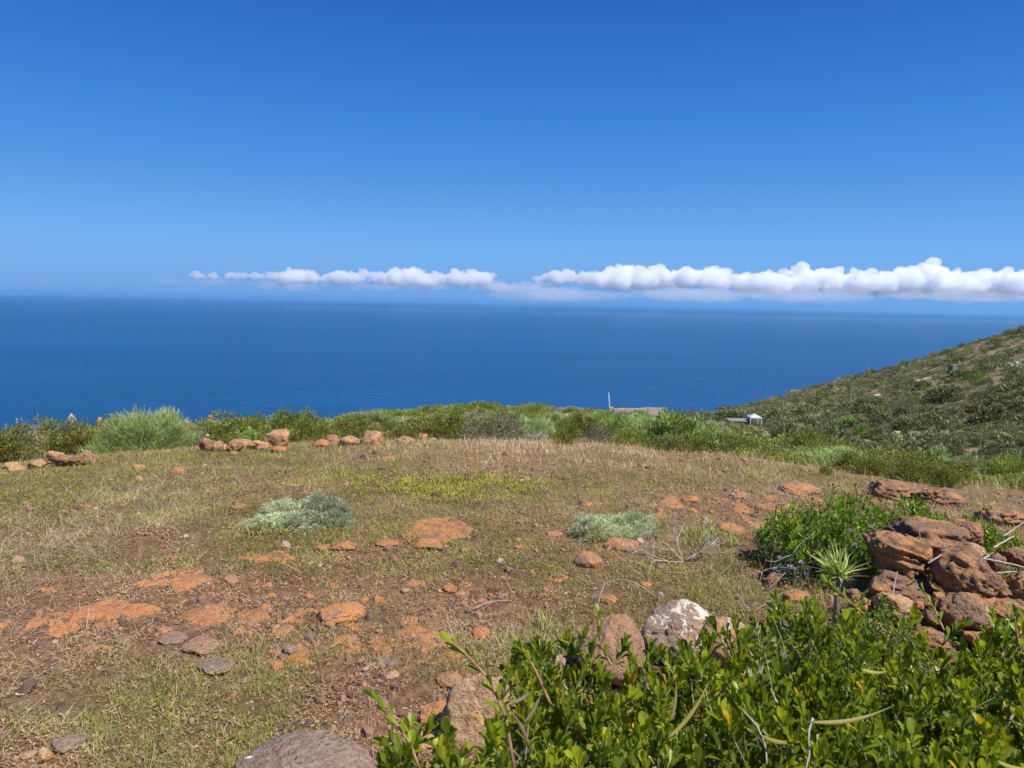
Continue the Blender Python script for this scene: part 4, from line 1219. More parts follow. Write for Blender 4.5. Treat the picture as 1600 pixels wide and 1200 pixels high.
def stick(pts, r, label, name='dead_stick', group='dead wood lying about', cat='stick'):
    pts = np.array(pts); c0 = pts[0].copy()
    s = np.linspace(0, 1, len(pts)); f = np.linspace(0, 1, 14)
    C = np.stack([np.interp(f, s, pts[:, k]) for k in range(3)], -1)
    for it in range(2): C[1:-1] = (C[:-2] + C[1:-1] * 2 + C[2:]) / 4
    C[1:-1] += np.random.default_rng(int(abs(c0[0]) * 1000)).normal(0, r * .5, (12, 3)) * .3
    r *= .7 if 'white' in group else 1
    mb = MB(); mb.tube(C - c0, np.linspace(r, r * .6, 14), 6)
    o = mb.build(name, M['dead'], smooth=True); o.location = c0
    return tag(o, label, cat, group)
ga = G(934, 950)
stick([ga[0], P(938, 922, ga[1]), P(948, 908, ga[1] * 1.01), P(972, 904, ga[1] * 1.0), P(1000, 912, ga[1] * .98), G(1030, 938)[0]], .0042, 'arched pale dead stick standing over the grass behind the boulders')
stick([G(903, 912)[0] + [0, 0, .03], G(925, 918)[0] + [0, 0, .03], G(940, 922)[0] + [0, 0, .06]], .0028, 'thin straight twig joining the arched dead stick')
stick([P(1568, 838, 3.65), P(1582, 828, 3.7), P(1600, 816, 3.75)], .006, 'white stick above the others at the edge of the heap', group='white sticks on the stone heap')
stick([P(1552, 856, 3.55), P(1566, 848, 3.6), P(1584, 838, 3.65)], .008, 'thick white stick leaning on the outer end of the heap', group='white sticks on the stone heap')
stick([P(1526, 871, 3.45), P(1560, 877, 3.42), P(1612, 889, 3.4)], .008, 'longest white stick lying across the heap', group='white sticks on the stone heap')
stick([P(1527, 874, 3.44), P(1545, 869, 3.46), P(1542, 866, 3.5)], .008, 'short stub of white wood beside the longest stick', group='white sticks on the stone heap')
stick([P(1450, 880, 3.42), P(1462, 873, 3.42), P(1478, 862, 3.5)], .006, 'white twig wedged under the topmost slab', group='white sticks on the stone heap')
stick([P(1394, 932, 3.3), P(1397, 915, 3.32), P(1402, 893, 3.34)], .0045, 'upright grey twig before the shadowed brown stone', group='white sticks on the stone heap')
stick([P(1440, 850, 3.62), P(1437, 838, 3.62), P(1435, 824, 3.6)], .005, 'white twig with a white tip standing on the topmost slab', group='white sticks on the stone heap')
stick([P(1556, 895, 3.4), P(1590, 893, 3.42), P(1602, 896, 3.42)], .005, 'thin pale stick under the longest white one', group='white sticks on the stone heap')
stick([G(738, 957)[0] + [0, 0, .02], G(765, 948)[0] + [0, 0, .03], G(800, 943)[0] + [0, 0, .02]], .003, 'thin straight pale stem lying over a flat orange stone')
stick([P(1270, 1122, 1.42), P(1262, 1150, 1.4), P(1266, 1175, 1.38), P(1258, 1205, 1.36)], .003, 'pale bare twig low inside the near shrub', group='white sticks on the stone heap')
stick([P(1160, 1110, 1.42), P(1180, 1130, 1.4), P(1196, 1160, 1.38), P(1198, 1195, 1.36)], .003, 'crooked grey twig inside the near shrub', group='white sticks on the stone heap')

# ------------------------------------------------------------------ shrub kinds (unit size: radius 1, height 1), copied over the land
def crown_shrub(seed, n_clump, per, leaf, wl, flat=.8, up=.35, tint=(0, .6), twigs=40, tmpl=None, spread=.23, low=.0):
    rng = np.random.default_rng(seed)
    lf, st = MB(), MB()
    d = rand_dirs(n_clump, low, 1, rng)
    rr = rng.uniform(.55, .95, n_clump) * (1 + .22 * noise3(d * 1.7 + seed, seed))
    c = d * rr[:, None] * [1, 1, flat]; c[:, 2] = np.maximum(c[:, 2], .06)
    inner = rng.random(n_clump) < .25
    c[inner] *= [.6, .6, .75]
    for k in range(n_clump):
        m = int(per * rng.uniform(.6, 1.4)); s_ = spread * rng.uniform(.7, 1.3)
        q = rand_dirs(m, -.5, 1, rng) * (rng.random(m) ** .4)[:, None] * s_ * [1, 1, .85]
        dd = unit(q / s_ + np.array([0, 0, up]) + d[k] * .4 + rng.normal(0, .35, (m, 3)))
        L = leaf * rng.uniform(.6, 1.3, m)
        base = rng.uniform(*tint)
        ti = np.clip(base + rng.normal(0, .16, m) + .12 * q[:, 2] / s_, 0, 1)
        p = c[k] + q; p[:, 2] = np.maximum(p[:, 2], .01)
        lf.inst(tmpl or T_LEAF, p, dd, unit(rand_dirs(m, rng=rng) + [0, 0, .3]), L, L * wl, L, ti)
    for k in rng.choice(n_clump, min(twigs, n_clump), replace=False):
        r0 = np.array([rng.normal(0, .08), rng.normal(0, .08), -.05]); m_ = (r0 + c[k]) / 2 + rng.normal(0, .06, 3)
        st.tube([r0, m_, c[k], c[k] * 1.08], [.016, .011, .007, .003], 4)
    return lf, st
def broom_shrub(seed, n, leaf, wdt):
    rng = np.random.default_rng(seed)
    lf, st = MB(), MB()
    nc = 60
    cd = rand_dirs(nc, .0, 1, rng); cr = rng.uniform(.45, .85, nc) * (1 + .2 * noise3(cd * 1.9 + seed, seed))
    cc = cd * cr[:, None] * [1, 1, .85]
    k = rng.integers(nc, size=n)
    q = rand_dirs(n, -.6, 1, rng) * (rng.random(n) ** .5)[:, None] * .2
    p = cc[k] + q; p[:, 2] = np.maximum(p[:, 2], .0)
    dd = unit(cd[k] * [.45, .45, .3] + q * 1.5 + [0, 0, .55] + rng.normal(0, .3, (n, 3)))
    L = leaf * rng.uniform(.5, 1.3, n)
    ti = np.clip(rng.uniform(0, .6, nc)[k] + .25 * (q[:, 2] / .2) + rng.normal(0, .14, n) + .12, 0, 1)
    lf.inst(T_BLADE, p, dd, rand_dirs(n, rng=rng), L, np.full(n, wdt), L * .35, ti)
    for i in range(nc):
        c = cc[i]
        st.tube([[rng.normal(0, .1), rng.normal(0, .1), -.05], c * .55 + [0, 0, -.03], c], [.012, .008, .004], 4)
    return lf, st
KINDS = {}
def kind(key, mbs, leafm, barkm='bark'):
    lf, st = mbs
    KINDS.setdefault(key, []).append((lf.mesh('foliage_' + key, M[leafm]), st.mesh('branches_' + key, M[barkm]) if st.n else None))
for i in range(4): kind('leafy', crown_shrub(500 + i, 70, 70, .075, .5, up=.5, twigs=30), 'leaf')
for i in range(2): kind('grey', crown_shrub(520 + i, 60, 42, .085, .34, up=.4, twigs=60, spread=.26), 'leaf_grey', 'dead')
for i in range(2): kind('broom', broom_shrub(540 + i, 11000, .15, .0085), 'broom')
for i in range(2): kind('euph', crown_shrub(560 + i, 80, 46, .10, .36, flat=.85, up=.7, twigs=24, spread=.17), 'euph')
for i in range(2): kind('dead', (crown_shrub(580 + i, 14, 10, .06, .4, twigs=14)[0], crown_shrub(580 + i, 110, 4, .1, .4, twigs=110)[1]), 'leaf_grey', 'dead')
for i in range(5): kind('far', crown_shrub(600 + i, 26, 22, .2, .62, flat=.8, up=.35, twigs=0, spread=.3, tint=(0, .75)), 'far')
for i in range(2): kind('silver', crown_shrub(620 + i, 75, 95, .10, .26, flat=.75, up=.55, twigs=24, spread=.2, tint=(.2, .75)), 'silver')

def place(key, loc, wid, hgt, label, rng, group=None, parts=True, name='shrub', cat='shrub', var=None):
    ms = KINDS[key]; fo, br = ms[int(rng.integers(len(ms))) if var is None else var]
    sc = (wid / 2, wid / 2 * rng.uniform(.85, 1.15), hgt / .98)
    rz = rng.uniform(0, 2 * PI)
    if parts and br:
        o = empty(name, loc, rz); o.scale = sc
        link('foliage', fo, o); link('branches', br, o)
    else:
        o = link(name, fo); o.location = loc; o.scale = sc; o.rotation_euler = (0, 0, rz)
    return tag(o, label, cat, group)

rg = np.random.default_rng(900)
EG = 'shrubs along the edge of the field'
edge = [  # photo column, distance, width m, height m, kind, label
 (8, 12.6, 1.3, .62, 'leafy', 'dark low shrub at the picture edge behind the flat pinkish stone'),
 (40, 14.2, 1.5, .80, 'grey', 'twiggy grey-green shrub behind the tan and brown stones'),
 (70, 15.8, 1.6, .80, 'leafy', 'dark green shrub behind the twiggy one at the left end'),
 (112, 13.6, 1.0, .66, 'leafy', 'light green rounded shrub just behind the upright orange stone'),
 (140, 16.0, 1.5, .9, 'leafy', 'shrub behind the light green rounded one, topped by a dead white stump'),
 (190, 16.5, 1.4, .95, 'leafy', 'dark shrub at the left shoulder of the big broom bush'),
 (222, 12.8, 1.75, .88, 'broom', 'big feathery light green broom bush on the field edge'),
 (262, 17.0, 1.4, .95, 'leafy', 'leafy shrub peeking over the big broom bush'),
 (296, 14.6, .7, .55, 'grey', 'small dry shrub between the broom bush and the dark red stone'),
 (318, 18.0, 1.3, .85, 'grey', 'greyish shrub behind the low heap of stones'),
 (352, 16.5, 1.5, .85, 'leafy', 'green shrub right behind the low heap of stones'),
 (395, 17.5, 1.3, .9, 'leafy', 'shrub between the low heap and the large pale block'),
 (448, 14.6, 1.1, .82, 'leafy', 'dark green shrub hugging the large pale block'),
 (482, 15.0, 1.3, .78, 'leafy', 'broad green shrub behind the purplish rounded stone'),
 (520, 16.8, 1.1, .75, 'dead', 'dead grey shrub above the flat tan stone'),
 (548, 17.0, 1.4, .68, 'leafy', 'green shrub behind the pointed tan stone'),
 (590, 18.5, 1.4, .6, 'leafy', 'low green shrub beyond the pointed tan stone'),
 (630, 15.8, .85, .42, 'leafy', 'small green shrub on the near side of the reddish stone'),
 (668, 18.0, 1.4, .62, 'leafy', 'yellowish green shrub beyond the reddish stone'),
 (712, 16.8, 1.1, .66, 'leafy', 'dense small shrub at the side of the large grey twiggy bush'),
 (762, 15.6, 1.45, .86, 'grey', 'large grey twiggy bush breaking the sea line, left of centre'),
 (795, 16.2, .9, .80, 'grey', 'smaller grey bush merged with the large twiggy one'),
 (838, 15.5, .8, .55, 'dead', 'dry brown grass-like bush with pale stalks'),
 (858, 18.0, 1.0, .72, 'euph', 'pale rounded bush behind the dry pale stalks'),
 (884, 15.2, .85, .60, 'leafy', 'dark low shrub in front of the golden grass'),
 (905, 18.5, 1.3, .78, 'leafy', 'dark shrub on the skyline near the concrete post'),
 (938, 16.0, .9, .60, 'grey', 'brownish dry shrub with reddish twigs below the concrete post'),
 (965, 17.2, 1.1, .70, 'euph', 'silvery green rounded bush below the long low wall'),
 (985, 15.4, .9, .55, 'leafy', 'green shrub left of the bright rounded bush'),
 (1012, 19.5, 1.5, .85, 'broom', 'soft green broom behind the bright rounded bush'),
 (1022, 15.2, .8, .48, 'leafy', 'low yellowish shrub touching the bright rounded bush'),
 (1062, 14.6, 1.6, 1.0, 'euph', 'bright green rounded spurge bush with dark foot'),
 (1058, 14.2, 1.15, .5, 'leafy', 'dark leafy growth around the foot of the bright spurge bush'),
 (1110, 17.5, 1.4, .78, 'broom', 'dark green broom right of the bright rounded bush'),
 (1150, 15.8, 1.2, .52, 'leafy', 'low green shrub around the round pinkish stone'),
 (1195, 15.0, 1.2, .5, 'leafy', 'yellow-green low shrub before the white shelter'),
 (1205, 18.5, 1.2, .6, 'grey', 'greyish low shrub below the white shelter'),
 (1240, 14.8, 1.2, .52, 'leafy', 'yellow-green shrub in the right shrub band, left part'),
 (1268, 14.5, 1.3, .85, 'leafy', 'rounded bright green bush standing out below the hill'),
 (1290, 12.4, .22, .24, 'leafy', 'tiny lone seedling bush on the grass before the shrub band'),
 (1312, 15.0, 1.3, .6, 'leafy', 'dark yellow-green shrub in the right shrub band'),
 (1350, 20.0, 1.3, .75, 'dead', 'brown dry bush between the rounded green bush and the pale broom'),
 (1345, 13.4, 1.1, .5, 'leafy', 'low shrub on the near side of the right shrub band'),
 (1392, 14.2, 1.3, .6, 'leafy', 'dense green shrub in the middle of the right shrub band'),
 (1432, 13.0, 1.1, .52, 'leafy', 'green shrub behind the lone little bush with a bare stem'),
 (1478, 11.4, .34, .40, 'leafy', 'lone little bush on a bare forked stem at the grass border'),
 (1470, 17.5, 1.5, .75, 'broom', 'pale soft broom below the hill, left one of three'),
 (1520, 17.8, 1.6, .8, 'broom', 'pale soft broom below the hill, middle one of three'),
 (1565, 18.0, 1.4, .75, 'broom', 'pale soft broom below the hill, right one of three'),
 (1480, 14.5, 1.2, .5, 'leafy', 'green shrub in front of the pale brooms'),
 (1530, 14.0, 1.3, .55, 'leafy', 'dark shrub before the middle pale broom'),
 (1580, 15.5, 1.3, .85, 'leafy', 'green shrub at the right picture edge below the hill'),
 (1592, 11.8, .9, .42, 'leafy', 'low shrub at the right picture edge among pale seed heads'),
 (1400, 17.5, 1.3, .6, 'leafy', 'shrub in the far row of the right shrub band'),
]
FOOT = {1240: 712, 1312: 728, 1345: 741, 1392: 744, 1432: 752, 1478: 762, 1480: 741, 1530: 744, 1592: 758, 1290: 744, 1195: 702, 1150: 702, 1062: 706, 1058: 708, 1022: 700, 985: 700, 884: 697}
for px, d, wd, hh, kd, lab in edge:
    if px in FOOT and not (px == 1480 and kd == 'broom'):
        loc, t = G(px, FOOT[px]); d2 = math.hypot(loc[0], loc[1]); k_ = min(d2 / d, 1.05); d_, wd, hh = d2, wd * k_, hh * k_
        place(kd, loc, wd, hh, lab, rg, EG); continue
    place(kd, D(px, d), wd * 1.02, hh * .93, lab, rg, EG)
# two silvery bushes on the field
def silver(px, py, wpx, h, label, seed, lobes):
    g, t = G(px, py)
    rng = np.random.default_rng(seed)
    o = empty('silvery_bush', g)
    for dx, dy, w_, hh, v in lobes:
        f, b = KINDS['silver'][v]
        for nm, me in (('foliage', f), ('branches', b)):
            q = link(nm, me, o); q.location = (dx, dy, zg(g[0] + dx, g[1] + dy) - g[2]); q.scale = (w_, w_ * .9, hh); q.rotation_euler = (0, 0, rng.uniform(0, 6))
    return tag(o, label, 'bush', 'silvery bushes on the field')
silver(468, 818, 130, .3, 'larger silvery grey bush, sprawling over greener foliage on the left half of the field', 1, [(-.12, .1, .22, .22, 0), (.14, .14, .24, .25, 1), (.0, -.06, .30, .13, 1), (-.25, -.05, .18, .11, 0), (.27, -.0, .17, .15, 0)])
silver(965, 838, 115, .3, 'smaller silvery bush with two humps and yellow leaves at its foot', 2, [(-.14, .04, .24, .17, 0), (.12, .06, .24, .20, 1), (.0, -.02, .2, .12, 0)])
# golden dead leaves at the foot of each
for px, py, lab in ((445, 832, 'yellowed leaf clump at the foot of the larger silvery bush'), (968, 838, 'yellow leaf clump at the foot of the smaller silvery bush')):
    g = G(px, py)[0]
    tuft('yellow_clump', g, 70, .09, .014, 'yellow_leaf', lab, 'plant', 8, (.2, 1.2), 3, 0, .6, rad=.03)
# dead white stump on the skyline
g = D(113, 14.9)
rngt = np.random.default_rng(5)
mb = MB()
for k in range(9):
    a = k / 9 * 2 * PI
    mb.tube([[0, 0, .78], [.05 * math.cos(a), .05 * math.sin(a), .7], [.16 * math.cos(a), .16 * math.sin(a), .45 + .1 * rngt.random()]], [.007, .006, .003], 5)
mb.tube([[0, 0, -.05], [.02, 0, .4], [0, 0, .79]], [.014, .012, .01], 6)
o = mb.build('dead_stump', M['dead'], smooth=True); o.location = g
tag(o, 'bleached dead plant with drooping limbs poking out of the left shrubs', 'stump')
# boulders showing among the far left shrubs
for px, d, w_, h_, lab in ((66, 19, .3, .95, 'pinkish boulder among the skyline shrubs at the far left'), (158, 19, .26, 1.0, 'small tan boulder on the skyline left of the broom'), (292, 17.5, .35, .75, 'orange-tan boulder behind the broom bush'), (330, 21, .3, .9, 'tan boulder between skyline shrubs right of the broom'), (943, 20, .3, .5, 'dark reddish stone among the shrubs below the post')):
    c = D(px, d); rock('boulder', c, (w_, w_, h_), lab, 'rock_wall', seed=int(px), n=4, sink=.12, group='boulders among the skyline shrubs')

# random shrubs filling the slope just beyond the edge
FG = {'leafy': 'leafy green shrub in the thick scrub just beyond the field', 'grey': 'grey-green shrub in the thick scrub just beyond the field',
      'broom': 'feathery broom shrub in the thick scrub just beyond the field', 'euph': 'pale rounded spurge bush in the thick scrub just beyond the field'}
rg2 = np.random.default_rng(33)
pts = []
tries = 0
while len(pts) < 270 and tries < 20000:
    tries += 1
    a = rg2.uniform(-40, 40); d = float(edge_d(math.sin(R(a)), math.cos(R(a)))) + 1.6 + 40 * rg2.random() ** 1.6
    if -40 < a < -30 and d < 14: continue
    x, y = d * math.sin(R(a)), d * math.cos(R(a))
    w_ = rg2.uniform(1.0, 2.0) * (1 + d * .006)
    if any((x - q[0]) ** 2 + (y - q[1]) ** 2 < (.33 * (w_ + q[2])) ** 2 for q in pts): continue
    pts.append((x, y, w_))
    kd = rg2.choice(['leafy', 'leafy', 'leafy', 'grey', 'broom', 'euph'])
    hh = w_ * rg2.uniform(.33, .48) * (1.0 if a < 14 else .85) * (.68 if 4 < a < 14 else .78)
    place(kd, (x, y, zg(x, y)), w_, hh, FG[kd], rg2, 'scrub beyond the field')

# ------------------------------------------------------------------ hillside scrub: nearest bushes one by one, the rest as one body
rg3 = np.random.default_rng(44)
hp = []
tries = 0
grid = {}
def ok(x, y, r):
    gx, gy = int(x // 4), int(y // 4)
    for i in (-1, 0, 1):
        for j in (-1, 0, 1):
            for q in grid.get((gx + i, gy + j), ()):
                if (x - q[0]) ** 2 + (y - q[1]) ** 2 < (.44 * (r + q[2])) ** 2: return False
    grid.setdefault((gx, gy), []).append((x, y, r)); return True
N_HILL = 13000
NC = 60000
ca = rg3.uniform(-40, 46, NC); cd = np.exp(rg3.uniform(math.log(50), math.log(330), NC))
cx_, cy_ = cd * np.sin(np.radians(ca)), cd * np.cos(np.radians(ca))
cov = fbm2(cx_, cy_, 22, 71, 3); keep = (rg3.random(NC) < (cd / 330) ** .7 + .2) & (cov > -.72 + rg3.normal(0, .15, NC)) & ~((ca < 12) & (cd > 130))
cw = np.clip(rg3.lognormal(math.log(1.4), .5, NC), .55, 4.2)
cw[ca < 14] = np.minimum(cw[ca < 14], 1.3); cw[(ca < 21) & (cd < 95)] = np.minimum(cw[(ca < 21) & (cd < 95)], 1.15)
for qx, qy, qw in ((1422, 598, 46), (1365, 617, 16), (1392, 675, 26), (1424, 571, 12)):
    (gx_, gy_, _), gt_ = G(qx, qy)
    r_ = qw / 2 * gt_ / FPX + .6; g1_ = G(qx, qy - 4)[0]; ry_ = abs(g1_[1] - gy_) + 1
    keep &= ((cx_ - gx_) / r_) ** 2 + ((cy_ - gy_) / ry_) ** 2 > 1
for k in np.nonzero(keep)[0]:
    if len(hp) >= N_HILL: break
    if not ok(cx_[k], cy_[k], cw[k] / 2): continue
    hp.append((cx_[k], cy_[k], cw[k], cd[k], ca[k]))
hp = np.array(hp)
size = hp[:, 2] / hp[:, 3]
vis = (hp[:, 4] > 12) & (hp[:, 4] < 37)
order = np.argsort(-(size * vis))
zz = height(hp[:, 0], hp[:, 1])
N_IND = 240
for k in order[:N_IND]:
    x, y, w_, d, a = hp[k]
    kd = 'far' if rg3.random() < .75 else ('euph' if rg3.random() < .5 else 'grey')
    place(kd, (x, y, zz[k] - .05), w_, w_ * rg3.uniform(.42, .6), {'far': 'olive green rounded bush growing on the far hillside', 'euph': 'pale yellow-green dome bush growing on the far hillside', 'grey': 'dull grey bush growing on the far hillside'}[kd], rg3, 'bushes on the hillside', parts=False, name='hillside_bush', cat='bush')
far_arr = []
for fo, _ in KINDS['far']:
    n = len(fo.vertices); co = np.empty(n * 3, np.float32); fo.vertices.foreach_get('co', co)
    ti = np.empty(n, np.float32); fo.attributes['tint'].data.foreach_get('value', ti)
    lp = np.empty(len(fo.loops), np.int32); fo.loops.foreach_get('vertex_index', lp)
    far_arr.append((co.reshape(-1, 3), lp.reshape(-1, 3), ti))
mb = MB()
for k in order[N_IND:]:
    x, y, w_, d, a = hp[k]
    co, lp, ti = far_arr[k % 5]
    m_ = lp
    v_ = co
    if d > 120:                                   # fewer, larger leaf faces on far bushes
        keep = rg3.random(len(lp) // 2) < .5
        kf = np.repeat(keep, 2)[:len(lp)]
        m_ = lp[kf]
    th = rg3.uniform(0, 6.28); cs, sn = math.cos(th), math.sin(th)
    h_ = w_ * rg3.uniform(.4, .6)
    V = np.stack([(v_[:, 0] * cs - v_[:, 1] * sn) * w_ / 2 + x, (v_[:, 0] * sn + v_[:, 1] * cs) * w_ / 2 + y, v_[:, 2] * h_ + zz[k] - .05], -1)
    shift = rg3.choice([-.15, 0, .12, .25, .4], p=[.3, .3, .2, .13, .07])
    mb.arr(V, m_, np.clip(ti + shift, 0, 1))
tag(mb.build('hillside_scrub', M['far']), 'low rounded scrub covering the far hillside', kind='stuff')

# ------------------------------------------------------------------ small far structures
def box(mb, c, s_, rz=0):
    c = np.array(c, float); s_ = np.array(s_, float) / 2
    V = np.array([[x, y, z] for z in (-1, 1) for y in (-1, 1) for x in (-1, 1)]) * s_
    cs, sn = math.cos(rz), math.sin(rz)
    V = V @ np.array([[cs, sn, 0], [-sn, cs, 0], [0, 0, 1]]) + c
    mb.raw(V, [(0, 2, 3, 1), (4, 5, 7, 6), (0, 1, 5, 4), (2, 6, 7, 3), (0, 4, 6, 2), (1, 3, 7, 5)])
def pz(px, py, dist):
    v = ray(px, py); n = math.hypot(v[0], v[1]); return np.array([0, 0, CAM_H]) + v / n * dist
# concrete post with a slender mast
pd = 46.0
top, mid, low = pz(951, 613, pd), pz(951, 637, pd), pz(951, 655, pd)
g = D(951, pd)
o = empty('mast', g)
mb = MB(); mb.tube([[0, 0, 0], [0, 0, (mid - g)[2]], top - g], [.05, .04, .022], 8); mb.build('pole', M['metal'], o, True)
mb = MB(); box(mb, [.12, .1, (mid - g)[2] / 2 - .1], [.3, .3, (mid - g)[2] + .2]); mb.build('post', M['concrete'], o)
tag(o, 'thin pale mast rising from a squat concrete post on the skyline', 'mast')
a, b = pz(958, 639, pd), pz(1040, 637, pd + 2)
ga_, gb_ = D(958, pd), D(1040, pd + 2)
mb = MB()
nseg = 14
for i in range(nseg):
    t0, t1 = i / nseg, (i + 1) / nseg
    p0, p1 = a * (1 - t0) + b * t0, a * (1 - t1) + b * t1
    c = (p0 + p1) / 2; L = np.linalg.norm((p1 - p0)[:2]); zb = min(ga_[2], gb_[2]) - .2
    zt = c[2] + .02 * math.sin(i * .9)
    box(mb, [c[0], c[1] + .02 * (i % 3), (zt + zb) / 2], [L * .9995, .25 + .004 * (i % 2), zt - zb], math.atan2(p1[1] - p0[1], p1[0] - p0[0]))
tag(mb.build('low_wall', M['concrete']), 'long low grey block wall running out from the concrete post', 'wall')
# white shelter
sdist = 84.0
c = D(1177, sdist); ztop = pz(1177, 646, sdist)[2]; zeave = pz(1177, 651, sdist)[2]
hwid = 8.8 * sdist / FPX
o = empty('shelter', c)
mb = MB()
e_ = zeave - c[2]; t_ = ztop - c[2]
V = [[-hwid, -hwid, e_], [hwid, -hwid, e_], [hwid, hwid, e_], [-hwid, hwid, e_], [0, 0, t_], [-hwid, -hwid, e_ - .15], [hwid, -hwid, e_ - .15], [hwid, hwid, e_ - .15], [-hwid, hwid, e_ - .15]]
mb.raw(V, [(0, 1, 4), (1, 2, 4), (2, 3, 4), (3, 0, 4), (0, 5, 6, 1), (1, 6, 7, 2), (2, 7, 8, 3), (3, 8, 5, 0)])
mb.build('canopy', M['canopy'], o)
for sx in (-1, 1):
    for sy in (-1, 1):
        mb = MB(); mb.tube([[sx * hwid * .94, sy * hwid * .94, -.3], [sx * hwid * .94, sy * hwid * .94, e_]], .04, 6); mb.build('pole', M['metal'], o, True)
tag(o, 'open white shelter with a low pyramid roof on four poles below the hill', 'shelter')
c = D(1152, sdist); z1 = pz(1152, 652, sdist)[2]
mb = MB(); box(mb, [0, 0, (z1 - c[2]) / 2 - .2], [2.1, 1.6, max(z1 - c[2], .5) + .4]); box(mb, [0, 0, max(z1 - c[2], .5) + .05], [2.4, 1.9, .1])
o = mb.build('low_hut', M['grey_block']); o.location = c - np.array([0, 0, .35])
tag(o, 'flat grey roofed hut directly beside the white shelter', 'hut')
g, t = G(1488, 586)
mb = MB(); box(mb, [0, 0, 1.0], [1.3, 1.1, 1.7], .3); box(mb, [0, 0, 1.9], [1.4, 1.25, .1], .3); box(mb, [1.1, .3, .2], [.9, .9, 1.2], .3)
o = mb.build('stone_hut', M['grey_block']); o.location = g
tag(o, 'small grey stone hut high on the hillside', 'hut')
g, t = G(1590, 571)
mb = MB(); box(mb, [0, 0, .25], [1.5, .9, .9], .2); box(mb, [1.0, .2, .45], [.9, .8, 1.2], .2); box(mb, [-1.5, -.4, .1], [1.0, .7, .5], .5)
o = mb.build('ruin', M['ruin_wall']); o.location = g
tag(o, 'whitewashed ruined walls near the top of the hillside at the picture edge', 'ruin')

# bare clearings on the hillside (sheets just above the slope)
def clearing(px, py, wpx, hpx, col, label_name):
    g, t = G(px, py); g1, g2 = G(px, py - hpx / 2)[0], G(px, py + hpx / 2)[0]
    ry = max(np.linalg.norm((g1 - g2)[:2]) / 2, .6); rx = wpx / 2 * t / FPX
    n = 40; mb = MB(); V = [[g[0], g[1], zg(g[0], g[1]) + .12]]
    for ring in (.33, .66, 1):
        for k in range(n):
            a = 2 * PI * k / n; q = ring * (1 + .2 * math.sin(3 * a + px) + .1 * math.sin(7 * a))
            x, y = g[0] + rx * q * math.cos(a), g[1] + ry * q * math.sin(a)
            V.append([x, y, zg(x, y) + (.12 if ring < 1 else -.05)])
    F = [(0, 1 + k, 1 + (k + 1) % n) for k in range(n)]
    for r_ in range(2):
        for k in range(n): F.append((1 + r_ * n + k, 1 + (r_ + 1) * n + k, 1 + (r_ + 1) * n + (k + 1) % n, 1 + r_ * n + (k + 1) % n))
    mb.raw(V, F)
    tag(mb.build('bare_path', simple('clearing_' + str(px), col, .95, .2, 1.5), smooth=True), kind='structure')
clearing(1422, 598, 48, 7, (.50, .40, .22), 'a')
clearing(1365, 617, 16, 5, (.44, .31, .2), 'b')
clearing(1392, 675, 26, 5, (.45, .34, .2), 'c')
clearing(1424, 571, 12, 5, (.36, .2, .15), 'd')

# ------------------------------------------------------------------ ground cover
def scatter(n, dmin, dmax, amax, power, rng):
    d = dmin + (dmax - dmin) * rng.random(n) ** power; a = np.radians(rng.uniform(-amax, amax, n))
    return d * np.sin(a), d * np.cos(a), d
def blades(name, n, mat, wfun, length, width, rng, tmpl=T_BLADE, dmin=1.7, dmax=16, power=1.35, lean=(.1, 1.1), zoff=0, curve=.6, grow=.07, thr=.0, clump=.5, tint=(0, 1), label=None, amax=45, field=True):
    x, y, d = scatter(n, dmin, dmax, amax, power, rng)
    wv = wfun(x, y) * (in_field(x, y) if field else 1)
    if clump:
        wv = wv * np.clip(.55 + clump * 1.6 * fbm2(x, y, .13, 81, 2) + .25 * fbm2(x, y, .4, 83, 2), 0, 1.4)
    kp = rng.random(n) < wv - thr
    x, y, d = x[kp], y[kp], d[kp]; n = len(x)
    z = height(x, y) + zoff
    dz = rng.uniform(lean[0], lean[1], n); a = rng.uniform(0, 2 * PI, n)
    dr = np.stack([np.cos(a) * np.sin(dz), np.sin(a) * np.sin(dz), np.cos(dz)], -1)
    nn = unit(np.array([0, 0, -1.]) + dr * 0 + rng.normal(0, .4, (n, 3)))
    gsc = 1 + grow * np.maximum(d - 2.5, 0)
    L = length * rng.lognormal(0, .35, n) * (1 + (gsc - 1) * .35); W = width * rng.uniform(.7, 1.3, n) * gsc
    big = .5 + .35 * fbm2(x, y, .5, 91, 2)
    ti = np.clip(tint[0] + (tint[1] - tint[0]) * (.5 * big + .5 * rng.random(n)), 0, 1)
    mb = MB(); mb.inst(tmpl, np.stack([x, y, z], -1), dr, nn, L, W, L * curve, ti)
    o = mb.build(name, M[mat])
    return tag(o, label, kind='stuff')
rq = np.random.default_rng(1234)
blades('dry_grass', 1000000, 'grass_dry', lambda x, y: .16 + .62 * dry_w(x, y) - .25 * bare_w(x, y), .036, .0028, rq, lean=(.3, 1.5), label='short dry straw covering the field')
blades('green_grass', 800000, 'grass_green', lambda x, y: .06 + .80 * green_w(x, y) - .1 * bare_w(x, y), .038, .0030, rq, lean=(.1, 1.1), label='short green grass in patches over the field')
blades('low_herbs', 300000, 'herb', lambda x, y: .05 + .5 * green_w(x, y), .013, .0075, rq, tmpl=T_LEAF, lean=(.6, 1.5), zoff=.012, curve=1, label='tiny leafy herbs between the grass')
blades('leaf_litter', 700000, 'litter', lambda x, y: .35 + .4 * bare_w(x, y), .016, .006, rq, tmpl=T_CURL, lean=(1.1, 1.6), zoff=.004, curve=1, clump=.25, label='dry leaf litter and crumbs of soil')
SDP = patches([(700, 758, 130, 9, 1.0), (640, 768, 80, 7, .8), (560, 745, 40, 6, .5), (780, 750, 60, 8, .8), (450, 762, 30, 5, .6), (690, 775, 60, 8, .5), (820, 760, 60, 10, .4)])
